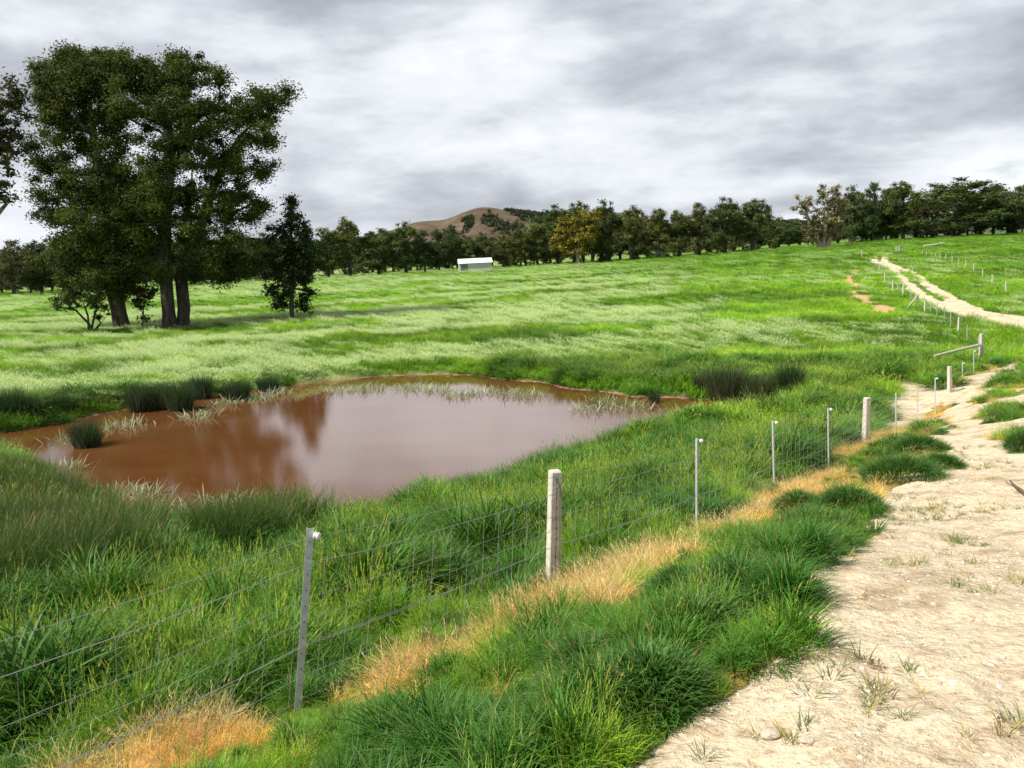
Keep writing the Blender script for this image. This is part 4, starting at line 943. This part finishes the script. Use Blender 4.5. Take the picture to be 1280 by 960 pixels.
def rushes():
    r = np.random.RandomState(18)
    L = [(14, 533, 36, 40, 'dark rush clump at the left edge of the far shore'), (40, 531, 22, 30, 'low rush clump second from the left edge'), (176, 514, 26, 44, 'leftmost of the three tall dark rush clumps on the far left shore'), (202, 511, 24, 38, 'middle of the three tall dark rush clumps on the far left shore'), (227, 513, 30, 42, 'rightmost of the three tall dark rush clumps on the far left shore'),
         (252, 498, 26, 32, 'rush clump behind the rightmost tall clump'), (298, 500, 26, 32, 'rounded rush clump standing over pale water weed'), (336, 489, 26, 24, 'low rush clump at the left end of the muddy rim'), (109, 558, 32, 42, 'isolated rush clump standing in the water at the left'),
         (906, 500, 46, 46, 'largest brown tinged rush clump at the right end of the pond'), (948, 502, 34, 36, 'rush clump just right of the largest brown tinged one'), (988, 502, 24, 44, 'upright rush clump at the far right tip of the pond'), (877, 497, 14, 28, 'narrow rush clump just left of the largest brown tinged one'), (818, 503, 9, 20, 'tiny rush clump alone in the water at the right'),
         (75, 524, 30, 24, 'low green rush clump between the left edge and the standing clumps')]
    for k, (px, py, w, h, lab) in enumerate(L):
        p = at_plane(px, py, WZ); Y = p[1]; b = np.array([p[0], p[1], min(hz(p[0], p[1]), WZ+.3)]) ; b[2] = max(b[2], WZ-.15)
        W_ = w/F*Y; H = h/F*Y*1.02
        br = (.075, .080, .035) if 9 <= k <= 10 else (.018, .050, .016)
        layers = [dict(N=int(420+900*W_), root_r=W_*.42, len_rng=(H*.35, H*1.15), width=.012, lean=.26, curl=.22, col=br, tipcol=(.045, .085, .028), seg=3, outward=.5), dict(N=90, root_r=W_*.45, len_rng=(H*.3, H*1.05), width=.012, lean=.42, curl=.5, col=(.16, .15, .07), seg=3)]
        plant('rush_clump', lab, 'rush clump', b, r, layers, group='rush clumps round the pond')
    W2 = [(160, 533, 1.5, 1, 'pale bent weed clump standing up in the left water behind the lone rush clump'), (88, 552, 1.2, .8, 'pale weed clump in the shallow water left of the lone rush clump'), (245, 522, 1.3, .2, 'thin flat weed strands left of centre water'), (282, 505, 1.3, .5, 'pale weed below the rounded rush clump'),
          (322, 499, 1.2, .4, 'floating weed right of the rounded rush clump'), (348, 493, 1.1, .6, 'pale weed at the left start of the muddy rim'), (425, 489, 1.4, .5, 'weed patch left of the row along the far rim'), (462, 487, 1.4, .5, 'weed patch on the far rim under the left end of the bank'), (515, 486, 1.4, .4, 'weed patch in the middle of the far rim'), (548, 489, 1.3, .6, 'spiky weed patch right of the middle of the far rim'),
          (575, 495, 1.3, 1., 'upright weed patch standing furthest out from the far rim'), (605, 491, 1.2, .5, 'weed patch left of the far rim corner'), (640, 494, 1.2, .5, 'weed patch below the far rim corner'), (665, 496, 1.1, .4, 'small weed patch just right of the far rim corner'), (755, 507, 1.6, 1.1, 'large dark weed tuft at the rim where the pond narrows'), (735, 513, 1.2, .4, 'flat weed spread in front of the pond neck'),
          (795, 512, 1.2, .7, 'pale weed clump in the neck of the pond'), (845, 520, 1.3, .7, 'pale weed clump along the near side of the pond arm'), (885, 521, 1.3, .8, 'pale weed clump below the largest brown rush clump'), (930, 517, 1.4, .8, 'pale weed clump near the right tip of the pond'),
          (140, 622, 1.5, .8, 'broad pale weed raft in the near left water'), (185, 622, 1.2, .4, 'right end of the near left weed, flatter and thinner'), (235, 640, 1.5, .5, 'long low weed raft against the near bank'), (290, 634, 1.2, .3, 'thin weed strands against the near bank, right of the long raft'), (80, 585, 1.2, .6, 'weed clump in the left corner of brown water')]
    for k, (px, py, s_, up, lab) in enumerate(W2):
        p = at_plane(px, py, WZ); b = np.array([p[0], p[1], WZ+.0])
        c = (.25, .32, .17) if k != 14 else (.09, .15, .06)
        layers = [dict(N=int(60*s_), root_r=.50*s_, len_rng=(.22, .60), width=.028, lean=1.15-.45*up, curl=.9, col=c, tipcol=(.42, .44, .28), seg=5, outward=.3), dict(N=int(26*s_), root_r=.7*s_, len_rng=(.3, .6), width=.03, lean=1.45, curl=.25, col=(.34, .36, .22), tipcol=(.44, .42, .28), seg=4, outward=.2)]
        plant('water_weed', lab, 'water weed', b, r, layers, group='pale weed clumps in the pond')
rushes()

# ------------------------------------------------------------------ fences
def steel_post_mesh():
    mb = MB()      # pressed steel channel, unit height 1, drilled flange
    w, d, t = .040, .022, .003; H = 1.0
    prof = [(-w/2, -d/2), (-w/2, d/2), (-w/2+t, d/2), (-w/2+t, -d/2+t), (w/2-t, -d/2+t), (w/2-t, d/2), (w/2, d/2), (w/2, -d/2)]
    n_ = len(prof); V = [(x, y, z) for z in (-.3, H) for x, y in prof]
    Q = [(i, (i+1) % n_, n_+(i+1) % n_, n_+i) for i in range(n_)]; mb.add(V, Q)
    mb.add([(x, y, H) for x, y in prof], [(0, 1, 2, 3), (0, 3, 4, 7), (4, 5, 6, 7)])
    return mb.mesh('steel_post')
def holes_mesh():
    mb = MB(); mb.tube([(0, -.0125, 0), (0, -.0105, 0)], .0035, 8)
    return mb.mesh('bolt_hole')
def insulator_mesh():
    mb = MB()
    P = [(0, 0, 0), (0, -.006, 0), (0, -.010, 0), (0, -.016, 0), (0, -.022, 0), (0, -.028, 0), (0, -.034, 0), (0, -.038, 0)]
    mb.tube(P, [.008, .022, .024, .016, .014, .023, .021, .008], 14)
    return mb.mesh('insulator', smooth=True)
def conc_post_mesh():
    mb = MB(); mb.box((0, 0, .35), (.115, .115, 1.3), top=.86, ch=.010); return mb.mesh('concrete_post')
SPM, HLM, INM, CPM = steel_post_mesh(), holes_mesh(), insulator_mesh(), conc_post_mesh()
for me_, m_ in ((SPM, M_GALV), (HLM, M_DARKW), (INM, M_INS), (CPM, M_CONC)): me_.materials.append(m_)
def frame(base, top, facing):
    z = np.array(top)-np.array(base); H = np.linalg.norm(z); z = z/H
    f = np.array([facing[0], facing[1], 0.]); y = -f; x = np.cross(y, z); x /= np.linalg.norm(x); y = np.cross(z, x)
    return Matrix(((x[0], y[0], z[0], base[0]), (x[1], y[1], z[1], base[1]), (x[2], y[2], z[2], base[2]), (0, 0, 0, 1))), H
def add_post(parent, kind, base, top, facing, ins=True, s=1., hol=True):
    Mx, H = frame(base, top, facing)
    if kind == 's':
        o = link('steel_post', SPM); o.parent = parent; o.matrix_world = Mx @ Matrix.Diagonal((s, s, H, 1)); 
        if hol:
            for k in range(11):
                h = link('bolt_hole', HLM); h.parent = o; h.location = (0, 0, .08+k*.085)
        if ins:
            i = link('insulator', INM); i.parent = o
            i.matrix_basis = Matrix.Translation((.020, -.026, 1-.035/H)) @ Matrix.Rotation(R(62), 4, 'Z') @ Matrix.Diagonal((1, 1, 1/H, 1))
    else:
        o = link('concrete_post', CPM); o.parent = parent; o.matrix_world = Mx @ Matrix.Diagonal((s, s, H, 1))
        if hol:       # staple holes and the tie wire threaded down the face
            mb = MB(); rr_ = np.random.RandomState(3)
            zs = np.linspace(.14, .94, 11)
            mb.tube([(rr_.uniform(-.004, .004), -.0605+.008*(z-.0)*.9, z) for z in zs], .0022, 5)
            for z in zs: mb.tube([(0, -.063+.0075*z, z), (0, -.050, z)], .0055, 7)
            mb.tube([(.0, -.058, .93), (.03, -.060, .86), (.046, -.058, .78)], .003, 5)
            w = mb.build('tie_wire', M_DARKW, o)
    return o
def wire_strand(name, pts, rad, parent, sag=.02, seg=4, m_=M_WIRE, kink=0., rseed=0):
    P = []; r = np.random.RandomState(rseed)
    for a, b in zip(pts[:-1], pts[1:]):
        for k in range(6): 
            t = k/6; q = a+(b-a)*t; q = q-np.array([0, 0, sag*4*t*(1-t)])+r.randn(3)*kink; P.append(q)
    P.append(pts[-1]); mb = MB(); P = np.array(P); d = np.linalg.norm(P-[0, 0, EYE], axis=1)
    mb.tube(P, rad, seg, False); return mb.build(name, m_, parent)
def fences():
    root = empty('wire_fence', hitz(372, 892), 'wire mesh fence of white concrete and grey metal posts between pond and near track', 'fence')
    inv = Matrix.Translation(root.location).inverted()
    def adopt(o): o.parent = root; return o
    # px of foot and head, distance, kind
    PO = [(372, 892, 388, 660, 4.5, 's', 1), (691, 738, 694, 588, 6.9, 'c', 0), (871, 662, 871, 548, 9.3, 's', 1), (968, 615, 966, 526, 11.7, 's', 1), (1036, 589, 1035, 510, 14., 's', 1), (1082, 553, 1084, 497, 17., 'c', 0),
          (1120, 541, 1120, 491, 19.5, 's', 0), (1147, 531, 1147, 484, 22., 's', 0), (1169, 518, 1169, 472, 24.5, 's', 1), (1187, 489, 1187, 458, 27.5, 'c', 0), (1203, 478, 1203, 453, 29.7, 's', 1), (1217, 467, 1217, 438, 32., 's', 1), (1226, 454, 1227, 417, 34.8, 'c', 0)]
    B, T = [], []
    b0 = np.array([-2.95, 2.1, hz(-2.95, 2.1)]); B.append(b0); T.append(b0+[.03, 0, 1.22])
    for fx, fy, tx, ty, Y, k, i in PO:
        b = at(fx, fy, Y); g = hz(b[0], b[1]); b[2] = g if abs(g-b[2]) > .25 else b[2]
        t = at(tx, ty, Y+.02); B.append(b); T.append(t)
    B2 = [np.array([-5.2, -.9, hz(-5.2, -.9)])]+B; T2 = [B2[0]+[0, 0, 1.2]]+T
    dirs = np.diff(np.array([b[:2] for b in B]), axis=0)
    for q, (p, b, t) in enumerate(zip([(0, 0, 0, 0, 2, 's', 1)]+PO, B, T)):
        d = dirs[min(q, len(dirs)-1)]; d = d/np.linalg.norm(d); fc = np.array([d[1], -d[0]])
        sc = 1. if p[5] == 's' else (1.25 if p[4] > 30 else (1.0 if p[4] < 10 else 1.15))
        if q == 1: fc = np.array([.25, -.97])
        elif p[5] == 'c': fc = fc*.4+np.array([0., -.9]); fc = fc/np.linalg.norm(fc)
        if p[5] == 's' and p[4] > 16: sc = 1.25
        add_post(root, p[5], b, t, fc, bool(p[6]), sc, p[4] < 12)
    # wires: one electric strand at the insulators, mesh strands below
    Bn = np.array(B2); Tn = np.array(T2)
    fr = [.965, .82, .64, .52, .385, .22, .09]
    # concrete posts stand a little taller; keep strands level with their neighbours
    for q, f in enumerate(fr):
        P = Bn+(Tn-Bn)*f
        dd = np.diff(P[:, :2], axis=0); dd = np.vstack([dd, dd[-1:]]); dd /= np.linalg.norm(dd, axis=1, keepdims=True)
        off = np.zeros_like(P); off[:, 0] = dd[:, 1]*.03; off[:, 1] = -dd[:, 0]*.03
        P = P+off
        adopt(wire_strand('wire_strand', list(P), .0023 if q in (1, 4) else .0015, root, .03 if q else .05, 4, kink=.003, rseed=q))
        if q == 1: P1 = P
        if q == 4: adopt(wire_strand('wire_strand', list(P+np.array([0, 0, .010])), .0014, root, .034, 4, kink=.004, rseed=20+q))
        if q == 6: P6 = P
    mb = MB()
    for k in range(len(P1)-1):
        L = np.linalg.norm(P1[k+1]-P1[k]); m_ = max(2, int(L/.20))
        for j in range(m_):
            t = (j+.5)/m_
            if P1[k][1] > 18: continue
            a = P1[k]+(P1[k+1]-P1[k])*t-[0, 0, .03*4*t*(1-t)]; b = P6[k]+(P6[k+1]-P6[k])*t-[0, 0, .03*4*t*(1-t)]
            mb.tube([a, (a+b)/2+[.004, 0, 0], b], .0012, 4, False)
    adopt(mb.build('mesh_stays', M_WIRE, root))
    # timber stay from the strainer post
    a = at(1225, 431, 34.7); b = at(1168, 445, 33.8); b[2] = max(b[2], hz(b[0], b[1])+.05)
    mb = MB(); mb.tube([b, (a+b)/2+[0, 0, .01], a], [.055, .06, .06], 8); adopt(mb.build('timber_stay', M_WOOD, root))

    # second fence along the left side of the far track
    r2 = empty('wire_fence', hitz(1198, 419), 'wire fence with small pale posts following the left side of the far sandy track', 'fence')
    FP = [(1223, 436, 414, 's', 36.5), (1209, 421, 407, 's', 41), (1198, 420, 401, 'c', 44), (1188, 413, 396, 's', None), (1180, 406, 391, 's', None), (1171, 399, 384, 's', None), (1163, 396, 380, 's', None), (1156, 393, 376, 'c', None), (1147, 387, 371, 'c', None), (1138, 378, 366, 's', None), (1129, 372, 361, 'c', None), (1122, 368, 358, 's', None), (1116, 364, 354, 'c', None),
          (1111, 358, 349, 's', None), (1106, 352, 342, 'c', None), (1102, 346, 338, 's', None), (1099, 340, 333, 'c', None), (1094, 336, 330, 's', None), (1088, 333, 327, 's', None), (1083, 328, 322, 's', None), (1077, 322, 312, 'c', None)]
    P = []
    for k, (px, fy, ty, kind, Y) in enumerate(FP):
        b = hitz(px, fy) if Y is None else np.append(at(px, fy, Y)[:2], 0); b[2] = hz(b[0], b[1])
        H = (fy-ty)/F*b[1]*1.02; H = min(max(H, .95), 1.5)
        add_post(r2, kind, b, b+[0, 0, H], (.3, -.95), False, .95 if kind == 'c' else 1.2, False); P.append(b)
    for f in (1.0, .7, .4):
        P3 = [p+[0, 0, f] for p in P]; wire_strand('wire_strand', P3, .004, r2, .02, 3)
    s0 = hitz(1147, 387); mb = MB(); mb.tube([s0+[0, 0, .95], s0+[-.95, -.3, .02]], .045, 6); mb.build('timber_stay', M_WOOD, r2)
    s1 = hitz(1156, 393); mb = MB(); mb.tube([s1+[-.1, 0, 1.0], s1+[.75, -.5, .02]], .05, 6); mb.build('timber_stay', M_WOOD, r2)
    # children were placed in world space: keep them there
    # third fence on the right of the far track
    r3 = empty('wire_fence', hitz(1228, 350), 'wire fence on thin pale posts crossing the pasture right of the far track', 'fence')
    FP = [(1330, 395, 380), (1290, 379, 366), (1257, 369, 356), (1240, 358, 346), (1228, 350, 338), (1217, 341, 331), (1207, 336, 328), (1198, 332, 325), (1190, 329, 322), (1182, 327, 321), (1175, 325.5, 319), (1169, 324.5, 318.5), (1164, 323.5, 318), (1158, 322.5, 317), (1153, 321.5, 316)]
    P = []
    for px, fy, ty in FP:
        b = hitz(px, fy); b[2] = hz(b[0], b[1]); H = min(max((fy-ty)/F*b[1], 1.), 1.4)
        add_post(r3, 'c', b, b+[0, 0, H], (0, -1.), False, .8, False); P.append(b)
    for f in (1.0, .65, .35): wire_strand('wire_strand', [p+[0, 0, f] for p in P], .004, r3, .02, 3)
    # gate at the end of the track
    g0 = hitz(1124, 316); g1 = hitz(1144, 316.5); g1[1] = g0[1]; g1[2] = hz(g1[0], g1[1]); r4 = empty('farm_gate', g0, 'grey metal gate across the far end of the sandy track', 'gate')
    for p in (g0, g1): mb = MB(); mb.tube([p-[0, 0, .2], p+[0, 0, 1.45]], .11, 8); mb.build('gate_post', M_WOOD, r4)
    mb = MB()
    for z in (.25, .5, .75, 1., 1.22): mb.tube([g0+[.15, 0, z], g1+[-.15, 0, z]], .022, 6)
    for t in (.05, .35, .65, .95): q = g0+(g1-g0)*t; mb.tube([q+[0, 0, .22], q+[0, 0, 1.24]], .022, 6)
    mb.build('gate_panel', M_GALV, r4)
    # parts were modelled in world coordinates under an offset root
    bpy.context.view_layer.update()
    for rt in (root, r2, r3, r4):
        iv = Matrix.Translation(rt.location).inverted()
        for ch in rt.children: ch.matrix_parent_inverse = iv
fences()

# ------------------------------------------------------------------ shed, sticks, stones
def shed():
    Y = 300.; a = at(573, 338.5, Y); b = at(614, 335, Y+2); zg = min(hz(a[0], Y), hz(b[0], Y)); base = np.array([(a[0]+b[0])/2, Y+4, zg])
    L = abs(b[0]-a[0]); H = at(573, 329, Y)[2]-zg; H = max(2.2, min(H, 3.2)); Wd = 9.; rise = 1.5
    e = empty('farm_shed', base, 'long low white metal shed standing in front of the treeline', 'shed'); e.rotation_euler.z = R(5)
    ms = simple('shed_cladding', (.42, .45, .46), .6, 0, 0); mr = simple('shed_roof_sheet', (.80, .82, .84), .45)
    mb = MB(); hx, hy = L/2, Wd/2
    # corrugated long walls
    nC = 120
    for sy in (-1, 1):
        xs = np.linspace(-hx, hx, nC+1); V = []
        for k, x in enumerate(xs): o = .03*(k % 2); V += [(x, sy*(hy+o), 0), (x, sy*(hy+o), H)]
        mb.add(V, [(2*k, 2*k+2, 2*k+3, 2*k+1) for k in range(nC)])
    for sx in (-1, 1): mb.add([(sx*hx, -hy, 0), (sx*hx, hy, 0), (sx*hx, hy, H), (sx*hx, 0, H+rise), (sx*hx, -hy, H)], [(0, 1, 2, 4)], [(2, 3, 4)])
    mb.build('wall', ms, e)
    mb = MB()
    for sy in (-1, 1):
        V = []; xs = np.linspace(-hx-.3, hx+.3, nC+1)
        for k, x in enumerate(xs): o = .03*(k % 2); V += [(x, sy*(hy+.35), H-.1+o), (x, 0, H+rise+o)]
        mb.add(V, [(2*k, 2*k+2, 2*k+3, 2*k+1) for k in range(nC)])
    mb.build('roof', mr, e)
    mb = MB()
    for x in (-hx+1.8,): mb.box((x, -hy-.06, H*.43), (2.6, .05, H*.86))
    mb.build('door', simple('shed_door', (.12, .14, .15), .6), e)
    mb = MB(); mb.box((0, -hy-.36, H-.12), (L+.6, .12, .14)); mb.build('gutter', mr, e)
shed()
def stones():
    r = np.random.RandomState(71)
    def rock(s_):
        rr_ = np.random.RandomState(s_); import bmesh
        bm = bmesh.new(); bmesh.ops.create_icosphere(bm, subdivisions=2, radius=1)
        for v in bm.verts: v.co = Vector(np.array(v.co)*[1, .8, .5]*(1+.22*rr_.randn()*.6))
        me = bpy.data.meshes.new('stone'); bm.to_mesh(me); bm.free()
        c = me.attributes.new('col', 'FLOAT_COLOR', 'POINT'); c.data.foreach_set('color', np.tile([.62, .56, .46, 1], len(me.vertices)).astype(np.float32)); return me
    def litter(s_):
        rr_ = np.random.RandomState(s_); V, Q, T, c, P = blades(rr_, 9, .05, (.02, .07), .006, 1.5, .3, (.17, .105, .05), seg=3, var=.5); V[:, 2] += .022; mb = MB(); mb.add(V, Q, T); return mb.mesh('litter', dict(col=c))
    pr = [rock(1), rock(2), rock(3)]
    x, y = ring_pts(r, 1.8, 14, 420, .7); mk = masks(x, y); keep = (mk['dirt'] > .4) & (r.rand(len(x)) < sstep(.3, .7, fbm(x, y, .8, 3, 14))*1.1); x, y = x[keep], y[keep]; N = len(x)
    s_ = .003+.012*r.rand(N)**7+.003*r.rand(N)
    t = r.uniform(.55, 1.15, (N, 1))*np.where(r.rand(N, 1) < .35, np.array([[.75, .62, .5]]), np.array([[1., 1., 1.]]))
    scatter('gravel', 'pale gravel and small stones loose on the near track', pr, np.stack([x, y, height(x, y)+mound(x, y)], 1), np.stack([r.randn(N)*.3, r.randn(N)*.3, r.uniform(0, 6.28, N)], 1), np.stack([s_]*3, 1), r.randint(0, 3, N), t, M_STONE, 'gravel')
    pr = [litter(k) for k in range(4)]
    x, y = ring_pts(r, 1.8, 12, 60, .7); mk = masks(x, y); keep = (mk['dirt'] > .3) & (r.rand(len(x)) < .03+.8*sstep(.60, .70, fbm(x, y, .5, 4, 24))); x, y = x[keep], y[keep]; N = len(x); s_ = r.uniform(.5, 1.3, N)
    scatter('dead_leaf_litter', 'brown dead leaves and grass bits lying on the near track', pr, np.stack([x, y, height(x, y)-.01], 1), np.stack([r.randn(N)*.1, r.randn(N)*.1, r.uniform(0, 6.28, N)], 1), np.stack([s_]*3, 1), r.randint(0, 4, N), r.uniform(.6, 1.4, (N, 1))*np.ones((1, 3)), M_STONE, 'leaf litter')
def mound(x, y): return masks(x, y)['dirt']*((fbm(x, y, .22, 3, 31)-.5)*.05+(fbm(x, y, .075, 2, 35)-.5)*.014+(fbm(x, y, 1.0, 2, 36)-.5)*.03)
_m, _n = mat('stone'); _c = mixc(_n, 1., attr(_n, 'col'), attr(_n, 'tint', 'INSTANCER'), 'MULTIPLY')
_n('ShaderNodeOutputMaterial', {'Surface': _n('ShaderNodeBsdfPrincipled', {'Base Color': (_c, 2), 'Roughness': .9})}); M_STONE = _m
stones()
def sticks():
    p = hitz(1262, 612); q = hitz(1290, 632); mb = MB(); z = np.array([0, 0, .03])
    mid_ = (p+q)/2+[.03, .05, .05]; mb.tube([p+z+[0, 0, .05], (p+mid_)/2+z, mid_, q+z], [.010, .014, .018, .020], 7); mb.tube([mid_, mid_+[-.10, .12, .06]], [.011, .005], 6)
    mb.V = [v-p for v in mb.V]; o = mb.build('fallen_branch', M_STEM); o.location = p; tag(o, 'thin brown fallen branch lying on the track at the right edge of the photo', 'branch')
    b = hitz(1168, 309); mb = MB(); mb.tube([b+[-2.6, 0, .3], b+[0, .4, .45], b+[2.8, .9, .75]], [.30, .28, .18], 8); mb.tube([b+[.6, .5, .5], b+[1.6, -.2, 1.1]], [.12, .05], 6)
    mb.V = [v-b for v in mb.V]; o = mb.build('fallen_log', M_WOOD); o.location = b; tag(o, 'bleached fallen log lying in the pasture beyond the end of the far track', 'log')
    for px, py, s_, lab in [(963, 922, .030, 'pale round stone half sunk in the track, lower of two beside the dry tufts'), (1008, 930, .026, 'small white stone near the bottom of the track, right of the larger sunk one'), (998, 872, .036, 'flat cream stone in the lower middle of the track')]:
        import bmesh; r = np.random.RandomState(int(px)); bm = bmesh.new(); bmesh.ops.create_icosphere(bm, subdivisions=3, radius=s_)
        for v in bm.verts: v.co = Vector(np.array(v.co)*[1.15, .9, .5]*(1+.05*r.randn()))
        me = bpy.data.meshes.new('stone'); bm.to_mesh(me); bm.free(); o = link('stone', me, simple('pale_stone', (.50, .44, .35), .9, 0, 60, .3)); o.location = hitz(px, py)+[0, 0, s_*.2]; tag(o, lab, 'stone')
sticks()
